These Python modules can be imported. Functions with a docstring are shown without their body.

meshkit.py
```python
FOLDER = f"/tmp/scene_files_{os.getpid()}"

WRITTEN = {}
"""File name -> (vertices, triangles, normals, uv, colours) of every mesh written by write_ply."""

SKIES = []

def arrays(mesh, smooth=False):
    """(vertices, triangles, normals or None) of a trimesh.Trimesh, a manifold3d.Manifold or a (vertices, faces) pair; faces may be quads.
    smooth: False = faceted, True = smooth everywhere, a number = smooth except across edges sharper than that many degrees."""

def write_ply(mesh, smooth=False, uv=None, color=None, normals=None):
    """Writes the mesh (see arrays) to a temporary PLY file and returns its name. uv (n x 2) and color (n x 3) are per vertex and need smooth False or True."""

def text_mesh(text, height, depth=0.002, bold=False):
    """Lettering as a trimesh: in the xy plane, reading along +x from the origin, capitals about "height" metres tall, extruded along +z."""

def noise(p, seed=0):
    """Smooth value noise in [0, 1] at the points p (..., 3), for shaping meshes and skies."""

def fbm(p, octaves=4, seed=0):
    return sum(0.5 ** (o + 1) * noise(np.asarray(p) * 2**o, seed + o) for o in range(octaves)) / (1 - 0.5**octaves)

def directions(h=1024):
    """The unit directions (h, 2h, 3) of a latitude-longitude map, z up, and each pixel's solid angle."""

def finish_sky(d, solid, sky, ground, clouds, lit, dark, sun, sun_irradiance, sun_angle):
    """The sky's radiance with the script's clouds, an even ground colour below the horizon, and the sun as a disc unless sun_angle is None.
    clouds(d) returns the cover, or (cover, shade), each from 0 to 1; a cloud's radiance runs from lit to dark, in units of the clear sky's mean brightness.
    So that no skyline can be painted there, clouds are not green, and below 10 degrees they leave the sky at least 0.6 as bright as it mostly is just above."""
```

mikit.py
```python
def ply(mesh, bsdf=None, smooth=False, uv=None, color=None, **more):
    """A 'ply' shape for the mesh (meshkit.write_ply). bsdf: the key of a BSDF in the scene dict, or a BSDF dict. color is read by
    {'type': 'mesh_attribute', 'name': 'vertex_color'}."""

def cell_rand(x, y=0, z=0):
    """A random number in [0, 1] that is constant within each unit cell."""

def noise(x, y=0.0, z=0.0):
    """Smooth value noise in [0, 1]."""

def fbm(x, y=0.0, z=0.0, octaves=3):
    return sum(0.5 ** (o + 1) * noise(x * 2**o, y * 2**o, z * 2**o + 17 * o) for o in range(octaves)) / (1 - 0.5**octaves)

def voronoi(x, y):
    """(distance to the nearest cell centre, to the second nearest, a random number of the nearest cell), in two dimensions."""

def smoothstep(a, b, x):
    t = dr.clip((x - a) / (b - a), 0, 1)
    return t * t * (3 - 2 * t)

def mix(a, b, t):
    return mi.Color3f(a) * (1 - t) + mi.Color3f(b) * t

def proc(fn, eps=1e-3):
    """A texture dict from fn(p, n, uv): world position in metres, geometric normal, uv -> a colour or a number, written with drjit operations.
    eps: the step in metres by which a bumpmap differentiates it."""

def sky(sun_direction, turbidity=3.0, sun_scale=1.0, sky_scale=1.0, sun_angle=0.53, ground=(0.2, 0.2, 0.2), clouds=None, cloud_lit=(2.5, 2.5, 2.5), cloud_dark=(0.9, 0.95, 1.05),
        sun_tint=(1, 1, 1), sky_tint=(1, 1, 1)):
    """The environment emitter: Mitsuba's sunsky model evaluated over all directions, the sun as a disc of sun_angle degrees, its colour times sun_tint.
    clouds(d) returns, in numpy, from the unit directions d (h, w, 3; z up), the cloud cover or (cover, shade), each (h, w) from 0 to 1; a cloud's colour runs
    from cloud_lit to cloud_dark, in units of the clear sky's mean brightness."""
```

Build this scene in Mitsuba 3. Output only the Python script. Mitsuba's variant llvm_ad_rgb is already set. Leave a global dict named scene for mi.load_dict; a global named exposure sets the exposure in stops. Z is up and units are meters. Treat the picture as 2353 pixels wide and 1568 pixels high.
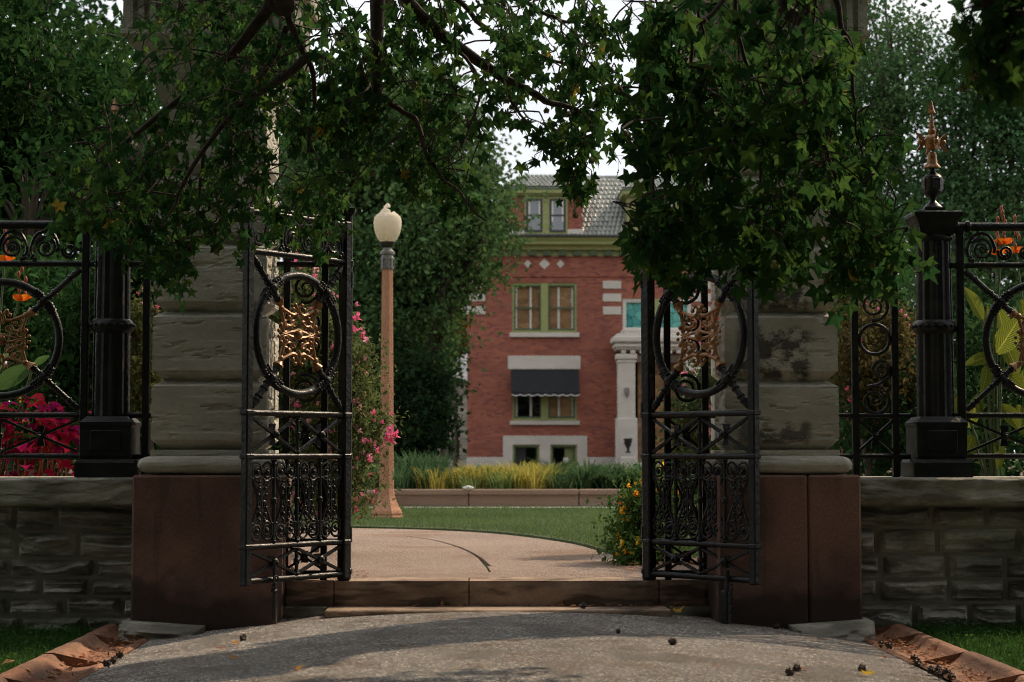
import math
import numpy as np
import trimesh
import drjit as dr
import mitsuba as mi
import mikit
import meshkit
from mikit import proc, noise, fbm, voronoi, cell_rand, smoothstep, mix
from shapely.geometry import Polygon, LineString, box as sbox

scene, labels = {}, {}
T = mi.ScalarTransform4f

# ------------------------------------------------------------------ camera, sky, exposure
EYE = np.array([0.0, 0.0, 0.804])
FPX = 4284.0                      # focal length for a picture 2353 wide
YAW, PITCH = math.radians(1.016), math.atan(264.5 / FPX)
FWD = np.array([math.sin(YAW) * math.cos(PITCH), math.cos(YAW) * math.cos(PITCH), math.sin(PITCH)])
RIGHT = np.array([math.cos(YAW), -math.sin(YAW), 0.0])
UP = np.cross(RIGHT, FWD)
scene['camera'] = {
    'type': 'thinlens', 'fov': 2 * math.degrees(math.atan(1176.5 / FPX)), 'fov_axis': 'x',
    'aperture_radius': 0.0075, 'focus_distance': 11.7, 'near_clip': 0.1, 'far_clip': 2000.0,
    'to_world': T().look_at(origin=EYE.tolist(), target=(EYE + FWD).tolist(), up=[0, 0, 1]),
}
SUN = np.array([0.57, 0.46, 0.66])


def cloud_cover(d):
    a = meshkit.fbm(d * np.array([2.2, 2.2, 4.0]) + 7.3, 5)
    b = meshkit.fbm(d * 5.0 + 1.7, 4)
    return np.clip((a - 0.26) * 5.0, 0.75, 1.0), np.clip((b - 0.45) * 2.2, 0, 0.55)


scene['sky'] = mikit.sky(SUN, turbidity=4.0, sun_scale=1.25, sky_scale=1.0, sun_angle=0.8, clouds=cloud_cover,
                         cloud_lit=(4.2, 4.2, 4.2), cloud_dark=(3.0, 3.05, 3.15), sun_tint=(1.0, 0.965, 0.92))
exposure = 1.6


def P(xd, yd, Y):
    """the point at distance Y in front of the eye that is seen at (xd, yd) of a 2353 x 1568 picture"""
    d = FWD + RIGHT * ((xd - 1176.5) / FPX) + UP * ((784.0 - yd) / FPX)
    return EYE + d * (Y / d[1])


def PX(xd, Y, yd=1000):
    return P(xd, yd, Y)[0]


def PZ(yd, Y, xd=1176):
    return P(xd, yd, Y)[2]


# ------------------------------------------------------------------ scene bookkeeping
_used = set()


def numbered(key):
    if key not in _used:
        _used.add(key)
        return key
    n = 1
    while f'{key}_{n:03d}' in _used:
        n += 1
    k = f'{key}_{n:03d}'
    _used.add(k)
    return k


def lab(key, label=None, cat=None, group=None, kind=None):
    d = labels.setdefault(key, {})
    for a, b in (('label', label), ('category', cat), ('group', group), ('kind', kind)):
        if b:
            d[a] = b
    return key


def thing(name, label, cat, group=None, kind=None):
    return lab(numbered(name), label, cat, group, kind)


def put(name, mesh, bsdf, parent=None, smooth=False, color=None, uv=None, shape=None, to_world=None, kind=None, label=None):
    key = numbered((parent + '__' if parent else '') + name)
    s = dict(shape) if shape is not None else mikit.ply(mesh.out() if isinstance(mesh, M) else mesh, bsdf, smooth=smooth, color=color, uv=uv)
    if to_world is not None:
        s['to_world'] = to_world
    scene[key] = s
    if kind or label:
        lab(key, label, kind=kind)
    return key


def single(name, label, cat, mesh, bsdf, smooth=False, group=None, kind=None, **kw):
    k = put(name, mesh, bsdf, None, smooth, **kw)
    return lab(k, label, cat, group, kind)


# ------------------------------------------------------------------ mesh building
class M:
    def __init__(self):
        self.v, self.f, self.n = [], [], 0

    def add(self, v, f):
        v, f = np.asarray(v, float), np.asarray(f, int)
        if f.shape[1] == 4:
            f = np.vstack([f[:, [0, 1, 2]], f[:, [0, 2, 3]]])
        self.v.append(v)
        self.f.append(f + self.n)
        self.n += len(v)
        return self

    def tm(self, m):
        return self.add(m.vertices, m.faces)

    def out(self):
        return trimesh.Trimesh(np.vstack(self.v), np.vstack(self.f), process=False)

    def box(self, c, s, rz=0.0, bevel=0.0):
        c, s = np.asarray(c, float), np.asarray(s, float) / 2
        if bevel:
            b = min(bevel, s.min() * 0.9)
            pts = [[sx * (s[0] - (k != 0) * b), sy * (s[1] - (k != 1) * b), sz * (s[2] - (k != 2) * b)]
                   for sx in (-1, 1) for sy in (-1, 1) for sz in (-1, 1) for k in range(3)]
            h = trimesh.convex.convex_hull(np.array(pts))
            v, f = np.array(h.vertices), np.array(h.faces)
        else:
            v = np.array([[x, y, z] for x in (-1, 1) for y in (-1, 1) for z in (-1, 1)], float) * s
            f = np.array([[0, 1, 3], [0, 3, 2], [4, 6, 7], [4, 7, 5], [0, 4, 5], [0, 5, 1], [2, 3, 7], [2, 7, 6], [0, 2, 6], [0, 6, 4], [1, 5, 7], [1, 7, 3]])
        if rz:
            ca, sa = math.cos(rz), math.sin(rz)
            v = v @ np.array([[ca, sa, 0], [-sa, ca, 0], [0, 0, 1]])
        return self.add(v + c, f)

    def lathe(self, prof, c=(0, 0, 0), n=16, phase=0.0, caps=True):
        prof = np.asarray(prof, float)
        a = np.arange(n) * 2 * np.pi / n + phase
        ring = np.stack([np.cos(a), np.sin(a)], 1)
        v = np.concatenate([np.concatenate([ring * r, np.full((n, 1), z)], 1) for r, z in prof])
        f = []
        for i in range(len(prof) - 1):
            for j in range(n):
                k = (j + 1) % n
                f.append([i * n + j, i * n + k, (i + 1) * n + k, (i + 1) * n + j])
        f = np.array(f)
        f = np.vstack([f[:, [0, 1, 2]], f[:, [0, 2, 3]]])
        if caps:
            v = np.vstack([v, [[0, 0, prof[0, 1]], [0, 0, prof[-1, 1]]]])
            m, L = len(v), (len(prof) - 1) * n
            f = np.vstack([f, [[m - 2, (j + 1) % n, j] for j in range(n)], [[m - 1, L + j, L + (j + 1) % n] for j in range(n)]])
        return self.add(v + np.asarray(c, float), f)

    def tube(self, pts, r, sides=6, closed=False, caps=True):
        p = np.asarray(pts, float)
        n = len(p)
        r = np.broadcast_to(np.asarray(r, float), (n,))
        if closed:
            t = np.roll(p, -1, 0) - np.roll(p, 1, 0)
        else:
            t = np.gradient(p, axis=0)
        t /= np.linalg.norm(t, axis=1, keepdims=True) + 1e-12
        a = np.empty_like(p)
        x = np.cross(t[0], [0, 0, 1.0] if abs(t[0, 2]) < 0.9 else [0, 1.0, 0])
        for i in range(n):
            x = x - t[i] * (x @ t[i])
            x = x / (np.linalg.norm(x) + 1e-12)
            a[i] = x
        b = np.cross(t, a)
        ang = np.arange(sides) * 2 * np.pi / sides
        v = p[:, None] + r[:, None, None] * (np.cos(ang)[None, :, None] * a[:, None] + np.sin(ang)[None, :, None] * b[:, None])
        m = n if closed else n - 1
        i, j = np.meshgrid(np.arange(m), np.arange(sides), indexing='ij')
        i2 = (i + 1) % n
        j2 = (j + 1) % sides
        q = np.stack([i * sides + j, i * sides + j2, i2 * sides + j2, i2 * sides + j], -1).reshape(-1, 4)
        v = v.reshape(-1, 3)
        f = np.vstack([q[:, [0, 1, 2]], q[:, [0, 2, 3]]])
        if caps and not closed:
            k = np.arange(1, sides - 1)
            z = np.zeros_like(k)
            f = np.vstack([f, np.stack([z, k + 1, k], 1), np.stack([z, k, k + 1], 1) + (n - 1) * sides])
        return self.add(v, f)

    def bar(self, p, q, w, h=None, up=(0, 0, 1)):
        """a rectangular bar from p to q, w across and h along up"""
        h = h or w
        p, q = np.asarray(p, float), np.asarray(q, float)
        d = (q - p) / np.linalg.norm(q - p)
        u = np.asarray(up, float)
        if abs(d @ u) > 0.98:
            u = np.array([0, 1.0, 0])
        s = np.cross(d, u)
        s /= np.linalg.norm(s)
        u = np.cross(s, d)
        v = [c + s * a * w / 2 + u * b * h / 2 for c in (p, q) for a, b in ((-1, -1), (1, -1), (1, 1), (-1, 1))]
        return self.add(v, [[0, 1, 2, 3], [7, 6, 5, 4], [0, 4, 5, 1], [1, 5, 6, 2], [2, 6, 7, 3], [3, 7, 4, 0]])

    def extrude(self, poly, y0, y1):
        """a polygon drawn in x-z, from depth y0 to y1"""
        e = trimesh.creation.extrude_polygon(poly, y1 - y0, engine='earcut')
        v = np.array(e.vertices)
        return self.add(np.stack([v[:, 0], y1 - v[:, 2], v[:, 1]], 1), np.array(e.faces))

    def slab(self, poly, z0, z1):
        e = trimesh.creation.extrude_polygon(poly, z1 - z0, engine='earcut')
        v = np.array(e.vertices)
        v[:, 2] += z0
        return self.add(v, np.array(e.faces))

    def ball(self, c, r, sub=1, scale=(1, 1, 1)):
        s = trimesh.creation.icosphere(subdivisions=sub)
        return self.add(np.array(s.vertices) * r * np.asarray(scale) + np.asarray(c), np.array(s.faces))

    def square_stack(self, prof, c=(0, 0, 0), rect=(1, 1)):
        """stacked square rings: prof = [(half width, z), ...]"""
        prof = [(r, z) for r, z in prof]
        v, f = [], []
        for r, z in prof:
            v += [[-r * rect[0], -r * rect[1], z], [r * rect[0], -r * rect[1], z], [r * rect[0], r * rect[1], z], [-r * rect[0], r * rect[1], z]]
        for i in range(len(prof) - 1):
            for j in range(4):
                k = (j + 1) % 4
                f.append([i * 4 + j, i * 4 + k, (i + 1) * 4 + k, (i + 1) * 4 + j])
        L = (len(prof) - 1) * 4
        f += [[3, 2, 1, 0], [L, L + 1, L + 2, L + 3]]
        return self.add(np.array(v) + np.asarray(c, float), f)

    def moved(self, R, t):
        self.v = [v @ np.asarray(R, float).T + np.asarray(t, float) for v in self.v]
        return self


def spiral(c, r0, r1, a0, turns, n=22):
    """points in x-z from radius r0 to r1 about c, starting at angle a0 (degrees)"""
    k = np.linspace(0, 1, n)
    a = np.radians(a0) + k * turns * 2 * np.pi
    r = r0 + (r1 - r0) * k
    return np.stack([c[0] + r * np.cos(a), np.zeros(n), c[1] + r * np.sin(a)], 1)


def curve(pts, n=24):
    """smooth curve through the points (Catmull-Rom)"""
    p = np.asarray(pts, float)
    p = np.vstack([2 * p[0] - p[1], p, 2 * p[-1] - p[-2]])
    t = np.linspace(0, len(p) - 3 - 1e-9, n)
    i = t.astype(int)
    u = (t - i)[:, None]
    a, b, c, d = p[i], p[i + 1], p[i + 2], p[i + 3]
    return 0.5 * (2 * b + (c - a) * u + (2 * a - 5 * b + 4 * c - d) * u ** 2 + (3 * b - a - 3 * c + d) * u ** 3)


def rock(size, seed, rough=0.02, nx=9, nz=5, bevel=0.02, ny=2):
    """a rock-faced stone block centred at 0: its front (-y) face is displaced"""
    w, d, h = size
    xs, zs = np.linspace(-w / 2, w / 2, nx), np.linspace(-h / 2, h / 2, nz)
    X, Z = np.meshgrid(xs, zs)
    edge = np.minimum(np.minimum(X + w / 2, w / 2 - X) / max(bevel, 1e-4), np.minimum(Z + h / 2, h / 2 - Z) / max(bevel, 1e-4))
    edge = np.clip(edge, 0, 1)
    q = np.stack([X * 5, Z * 13, X * 0 + seed * 3.7], -1)
    warp = meshkit.fbm(np.stack([X * 3.1, Z * 4, X * 0 + seed * 1.9], -1), 3, seed)
    lay = Z * 34 + warp * 5
    fr = np.clip((lay - np.floor(lay)) * 2.2, 0, 1)
    l0, l1 = (meshkit.noise(np.stack([X * 2.2, np.floor(lay) + k, X * 0 + seed], -1), seed) for k in (0, 1))
    D = .55 * (meshkit.fbm(q, 4, seed) * 2 - 0.8) + .75 * (l0 * (1 - fr) + l1 * fr - .3)
    Y = -d / 2 - rough * D * edge + bevel * (1 - edge) * 0.8
    v = [np.stack([X, Y, Z], -1).reshape(-1, 3)]
    idx = np.arange(nx * nz).reshape(nz, nx)
    f = [np.stack([idx[:-1, :-1], idx[:-1, 1:], idx[1:, 1:], idx[1:, :-1]], -1).reshape(-1, 4)]
    loop = np.concatenate([idx[0, :], idx[1:, -1], idx[-1, -2::-1], idx[-2:0:-1, 0]])
    back = v[0][loop].copy()
    back[:, 1] = d / 2
    base = nx * nz
    n = len(loop)
    k = np.arange(n)
    f.append(np.stack([loop[(k + 1) % n], loop[k], base + k, base + (k + 1) % n], -1))
    m = M().add(np.vstack([v[0], back]), np.vstack(f))
    bx = np.array([[-w / 2, d / 2, -h / 2], [w / 2, d / 2, -h / 2], [w / 2, d / 2, h / 2], [-w / 2, d / 2, h / 2]])
    return m.add(bx, [[3, 2, 1, 0]])


def frames(n, t):
    """rotation matrices whose columns are (side, tip, normal)"""
    t = t / (np.linalg.norm(t, axis=1, keepdims=True) + 1e-9)
    n = n - t * (n * t).sum(1, keepdims=True)
    n = n / (np.linalg.norm(n, axis=1, keepdims=True) + 1e-9)
    return np.stack([np.cross(t, n), t, n], -1)


def scatter(shape, pos, R, size, col):
    """many small copies of one shape (verts, tris) as one mesh with a colour per copy"""
    sv, sf = shape
    N, k = len(pos), len(sv)
    v = np.einsum('nij,kj->nki', R, sv) * np.broadcast_to(size, (N,))[:, None, None] + pos[:, None]
    f = sf[None] + (np.arange(N) * k)[:, None, None]
    c = np.repeat(col, k, 0)
    return (v.reshape(-1, 3), f.reshape(-1, 3)), c


def unit(rng, n):
    v = rng.normal(size=(n, 3))
    return v / np.linalg.norm(v, axis=1, keepdims=True)


def star_leaf(seed=0, detail=True):
    rg = np.random.default_rng(900 + seed)
    ang = np.radians([90, 60, 28, -6, -40, -64, -90, -116, -140, 186, 152, 120])
    rad = np.array([1.0, .50, .93, .46, .70, .42, .14, .42, .70, .46, .93, .50]) * rg.uniform(.9, 1.1, 12)
    x, y = rad * np.cos(ang), rad * np.sin(ang)
    r2 = x * x + y * y
    fold = rg.uniform(.0, .5)
    z = -0.45 * r2 * rg.uniform(.1, 1.3) + fold * np.abs(x) * .8 - rg.uniform(-.1, .5) * np.maximum(y, 0) ** 2 + rg.uniform(-.3, .3) * x * y
    v = np.vstack([[[0, 0, 0]], np.stack([x, y + 0.0, z], 1)])
    f = np.array([[0, i + 1, (i + 1) % 12 + 1] for i in range(12)])[:, [0, 2, 1]]
    return v, f


OVAL = (np.array([[0, 0, 0], [.22, .35, .06], [.24, .7, .05], [0, 1.05, -.08], [-.24, .7, .05], [-.22, .35, .06], [0, .5, 0]]),
        np.array([[0, 1, 6], [1, 2, 6], [2, 3, 6], [3, 4, 6], [4, 5, 6], [5, 0, 6]]))
RHOMB = (np.array([[0, 0, 0], [.33, .5, .07], [0, 1, 0], [-.33, .5, .07]]), np.array([[0, 1, 2], [0, 2, 3]]))
TUFT = (np.array([[0, 0, 0], [.16, .45, .05], [0, 1, -.1], [-.16, .45, .05], [.5, .1, .0], [.42, .5, .1], [.8, .7, -.1], [-.5, .1, .0], [-.42, .5, .1], [-.8, .7, -.1]]),
        np.array([[0, 1, 2], [0, 2, 3], [0, 4, 6], [0, 6, 5], [0, 9, 7], [0, 8, 9]]))


def tint(rng, n, base, spread=0.25, warm=0.0):
    b = np.asarray(base, float)
    k = rng.uniform(1 - spread, 1 + spread, (n, 1))
    h = rng.uniform(-.15, .15, (n, 1)) * np.array([[1, 0.2, -0.6]])
    c = b * k * (1 + h)
    return np.clip(c, 0.003, 0.9)
# ------------------------------------------------------------------ materials
def rgb(*c):
    return {'type': 'rgb', 'value': list(c)}


def bsdf(name, d):
    scene[name] = d


def rough(name, fn, bump=None, scale=1.0, roughness=0.85, spec=0.3, eps=2e-3):
    b = {'type': 'principled', 'base_color': proc(fn), 'roughness': roughness, 'specular': spec}
    if bump is not None:
        b = {'type': 'bumpmap', 'arbitrary': proc(bump, eps), 'scale': scale, 'bsdf': b}
    scene[name] = {'type': 'twosided', 'bsdf': b}


def bedding(p):
    return fbm(p.x * 4.2 + p.y * 1.3, p.y * 3.2, p.z * 13.0, 4)


def limestone(p, n, uv):
    a = fbm(p.x * 2.5, p.y * 2.5, p.z * 3.0, 4)
    c = mix([.31, .295, .245], [.41, .395, .34], smoothstep(.3, .7, a))
    g = fbm(p.x * 60, p.y * 60, p.z * 60, 2)
    c = c * (0.86 + 0.28 * g)
    # pale spalls along the bedding
    w = fbm(p.x * 5.0, p.y * 4.0, p.z * 40.0, 3)
    c = mix(c, [.50, .49, .44], smoothstep(.66, .72, w) * .55)
    # black weather stains on the outer half of the right pillar's blocks
    s = fbm(p.x * 16 + 3, p.y * 9, p.z * 16, 4)
    band = smoothstep(1.60, 1.66, p.x) * (1 - smoothstep(2.05, 2.12, p.x))
    row = smoothstep(1.26, 1.31, p.z) * (1 - smoothstep(1.60, 1.64, p.z)) + smoothstep(1.70, 1.75, p.z) * (1 - smoothstep(2.05, 2.1, p.z)) + smoothstep(.86, .9, p.z) * (1 - smoothstep(1.0, 1.04, p.z)) * .9 + smoothstep(2.6, 2.8, p.z) * .6
    c = mix(c, [.035, .034, .032], smoothstep(.36, .60, s + (noise(p.x * 110, p.y * 110, p.z * 110) - .5) * .16) * band * row * .88)
    t = fbm(p.x * 1.5, p.y * 2, p.z * .9 + 9, 3)
    return mix(c, c * .62, smoothstep(.5, .7, t) * .7)


def limestone_bump(p, n, uv):
    crack = smoothstep(.03, .0, dr.abs(bedding(p) - .5))
    return 0.7 * fbm(p.x * 25, p.y * 25, p.z * 32, 3) - .55 * crack * smoothstep(.45, .6, fbm(p.x * 3, p.y * 3, p.z * 5 + 2, 2)) + .8 * smoothstep(.60, .70, fbm(p.x * 6, p.y * 5, p.z * 30, 3))


rough('mat_limestone', limestone, limestone_bump, .007)


def redstone(p, n, uv):
    a = fbm(p.x * 3, p.y * 3, p.z * 2.2, 4)
    c = mix([.108, .060, .047], [.185, .104, .080], smoothstep(.3, .7, a))
    c = c * (.62 + .76 * noise(p.x * 160, p.y * 160, p.z * 160))
    streak = fbm(p.x * 22, p.y * 22, p.z * 1.2, 3)
    c = mix(c, [.04, .026, .022], smoothstep(.60, .70, streak) * .32)
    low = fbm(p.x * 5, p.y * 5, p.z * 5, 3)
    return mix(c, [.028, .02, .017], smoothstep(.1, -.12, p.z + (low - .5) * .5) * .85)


rough('mat_redstone', redstone, lambda p, n, uv: fbm(p.x * 90, p.y * 90, p.z * 60, 3), .004)


def wallstone(p, n, uv):
    a = fbm(p.x * 4, p.y * 4, p.z * 9, 4)
    c = mix([.15, .141, .115], [.37, .352, .295], smoothstep(.3, .7, a))
    c = mix(c, [.075, .068, .05], smoothstep(.54, .68, fbm(p.x * 1.7, p.y * 2, p.z * 2.2 + 4, 4)) * .7)
    return c * (.8 + .4 * fbm(p.x * 50, p.y * 50, p.z * 80, 2))


rough('mat_wallstone', wallstone, lambda p, n, uv: fbm(p.x * 14, p.y * 14, p.z * 44, 4), .02)
rough('mat_mortar', lambda p, n, uv: mix([.15, .142, .11], [.24, .23, .18], fbm(p.x * 9, p.y * 9, p.z * 9, 3)), lambda p, n, uv: fbm(p.x * 60, p.y * 60, p.z * 60, 3), .006)


def stepstone(p, n, uv):
    a = fbm(p.x * 5, p.y * 5, p.z * 9, 4)
    c = mix([.17, .115, .08], [.29, .21, .155], smoothstep(.3, .7, a))
    c = c * (.8 + .4 * noise(p.x * 140, p.y * 140, p.z * 140))
    return mix(c, [.05, .036, .026], smoothstep(.5, .65, fbm(p.x * 3, p.y * 3, p.z * 14 + 3, 4)) * .75)


rough('mat_stepstone', stepstone, lambda p, n, uv: fbm(p.x * 40, p.y * 40, p.z * 40, 4), .01)


def kerb_fn(p, n, uv):
    a = fbm(p.x * 3, p.y * 3, p.z * 3, 4)
    c = mix([.15, .07, .042], [.26, .135, .085], smoothstep(.3, .7, a))
    c = c * (.8 + .4 * noise(p.x * 170, p.y * 170, p.z * 170))
    return mix(c, [.06, .045, .035], smoothstep(.55, .68, fbm(p.x * 8, p.y * 4, p.z * 8 + 5, 4)) * .4)


rough('mat_kerb', kerb_fn, lambda p, n, uv: fbm(p.x * 60, p.y * 60, p.z * 60, 3), .006)


def asphalt(p, n, uv):
    d1, d2, r = voronoi(p.x * 62, p.y * 62)
    stone = mix([.10, .092, .086], [.74, .67, .61], r * r)
    c = mix([.07, .064, .06], stone, smoothstep(.62, .40, d1)) * 1.12
    big = fbm(p.x * .9, p.y * .9, 3.0, 4)
    c = c * (.78 + .5 * big)
    patch = fbm(p.x * 5, p.y * 11, 1.0, 4)
    c = mix(c, c * [.72, .62, .55], smoothstep(.55, .66, patch) * .8)
    e = fbm(p.x * 2.6, p.y * 2.6, 8.0, 4)
    return mix(c, [.085, .078, .07], smoothstep(.6, .7, e) * .5)


def asphalt_bump(p, n, uv):
    d1, d2, r = voronoi(p.x * 62, p.y * 62)
    return smoothstep(.6, .1, d1) * (.5 + r) + fbm(p.x * 30, p.y * 30, 2.0, 2)


rough('mat_asphalt', asphalt, asphalt_bump, .007, .9)


def aggregate(p, n, uv):
    d1, d2, r = voronoi(p.x * 75, p.y * 75)
    c = mix([.135, .098, .078], [.36, .275, .225], r)
    c = mix(c, [.13, .098, .08], smoothstep(.3, .55, d1) * .5)
    c = c * (.8 + .4 * fbm(p.x * .8, p.y * .8, 1.0, 4))
    c = mix(c, [.16, .095, .06], smoothstep(.56, .7, fbm(p.x * 1.6, p.y * 1.2, 5.0, 4)) * .55)
    # wind-blown dirt along the sill
    dirt = smoothstep(12.9, 12.2, p.y + (fbm(p.x * 3, p.y * 5, 2.0, 4) - .5) * 1.1)
    return mix(c, [.12, .07, .045], dirt * .5)


rough('mat_aggregate', aggregate, lambda p, n, uv: smoothstep(.6, .1, voronoi(p.x * 75, p.y * 75)[0]), .003, .9)
rough('mat_concrete', lambda p, n, uv: mix([.36, .34, .31], [.5, .47, .43], fbm(p.x * 2, p.y * 2, p.z * 2, 4)))


def planterwall(p, n, uv):
    c = mix([.19, .125, .09], [.27, .19, .145], fbm(p.x * 1.3, p.y, p.z * 4, 4))
    return mix(c, [.33, .3, .28], smoothstep(.6, .72, fbm(p.x * 1.1 + 9, p.y, p.z * 3, 4)) * .4)


rough('mat_planter', planterwall, lambda p, n, uv: fbm(p.x * 14, p.y * 14, p.z * 14, 3), .006)
rough('mat_soil', lambda p, n, uv: mix([.05, .034, .022], [.13, .085, .055], fbm(p.x * 14, p.y * 14, 0.0, 4)), lambda p, n, uv: fbm(p.x * 30, p.y * 30, 0.0, 3), .02)
rough('mat_turf', lambda p, n, uv: mix([.04, .06, .025], [.085, .11, .05], fbm(p.x * 3, p.y * 3, 0.0, 4)), lambda p, n, uv: fbm(p.x * 60, p.y * 60, 0.0, 3), .02)


def iron_fn(p, n, uv):
    return mix([.006, .007, .008], [.013, .014, .0145], smoothstep(.45, .7, fbm(p.x * 9, p.y * 9, p.z * 9, 3)))


scene['mat_iron'] = {'type': 'twosided', 'bsdf': {'type': 'bumpmap', 'arbitrary': proc(lambda p, n, uv: fbm(p.x * 45, p.y * 45, p.z * 45, 3), 2e-3), 'scale': .004,
                     'bsdf': {'type': 'principled', 'base_color': proc(iron_fn), 'roughness': proc(lambda p, n, uv: .32 + .25 * fbm(p.x * 7, p.y * 7, p.z * 7, 3)), 'specular': .28}}}


def gilt_fn(p, n, uv):
    c = mix([.30, .15, .056], [.20, .093, .034], fbm(p.x * 30, p.y * 30, p.z * 30, 3))
    return mix(c, [.09, .04, .02], smoothstep(.52, .68, fbm(p.x * 55, p.y * 55, p.z * 55, 3)) * .7)


scene['mat_gilt'] = {'type': 'twosided', 'bsdf': {'type': 'principled', 'base_color': proc(gilt_fn), 'roughness': .42, 'metallic': .35, 'specular': .5}}


def lampstone(p, n, uv):
    c = mix([.33, .155, .09], [.42, .22, .14], fbm(p.x * 3, p.y * 3, p.z * 2.5, 4))
    return c * (.8 + .4 * noise(p.x * 130, p.y * 130, p.z * 130))


rough('mat_lampstone', lampstone, lambda p, n, uv: fbm(p.x * 60, p.y * 60, p.z * 60, 3), .004)
bsdf('mat_globe', {'type': 'principledthin', 'base_color': rgb(.74, .68, .565), 'roughness': .35, 'diff_trans': .9, 'eta': 1.4})
bsdf('mat_greymetal', {'type': 'twosided', 'bsdf': {'type': 'principled', 'base_color': rgb(.16, .155, .145), 'roughness': .5, 'metallic': .4}})
bsdf('mat_blackmetal', {'type': 'twosided', 'bsdf': {'type': 'principled', 'base_color': rgb(.015, .015, .016), 'roughness': .4}})


def brick(p, n, uv):
    u = p.x + p.y
    row = dr.floor(p.z / .077)
    off = (row - 2 * dr.floor(row / 2)) * .11
    col = dr.floor((u + off) / .22)
    fu, fz = (u + off) / .22 - col, p.z / .077 - row
    r = cell_rand(col, row, 3)
    c = mix([.215, .070, .046], [.295, .104, .068], r)
    c = mix(c, [.16, .055, .05], smoothstep(.82, .9, cell_rand(col, row, 7)))
    c = c * (.82 + .36 * fbm(p.x * .5, p.y, p.z * .5, 3))
    c = mix(c, [.17, .06, .045], smoothstep(.52, .66, fbm(p.x * 1.1, p.y, p.z * 2.6, 4)) * .5)
    edge = dr.minimum(dr.minimum(fu, 1 - fu) * .22, dr.minimum(fz, 1 - fz) * .077)
    return mix([.22, .10, .072], c, smoothstep(.002, .006, edge))


def brick_bump(p, n, uv):
    u = p.x + p.y
    row = dr.floor(p.z / .077)
    off = (row - 2 * dr.floor(row / 2)) * .11
    col = dr.floor((u + off) / .22)
    fu, fz = (u + off) / .22 - col, p.z / .077 - row
    return smoothstep(.0, .008, dr.minimum(dr.minimum(fu, 1 - fu) * .22, dr.minimum(fz, 1 - fz) * .077))


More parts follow.
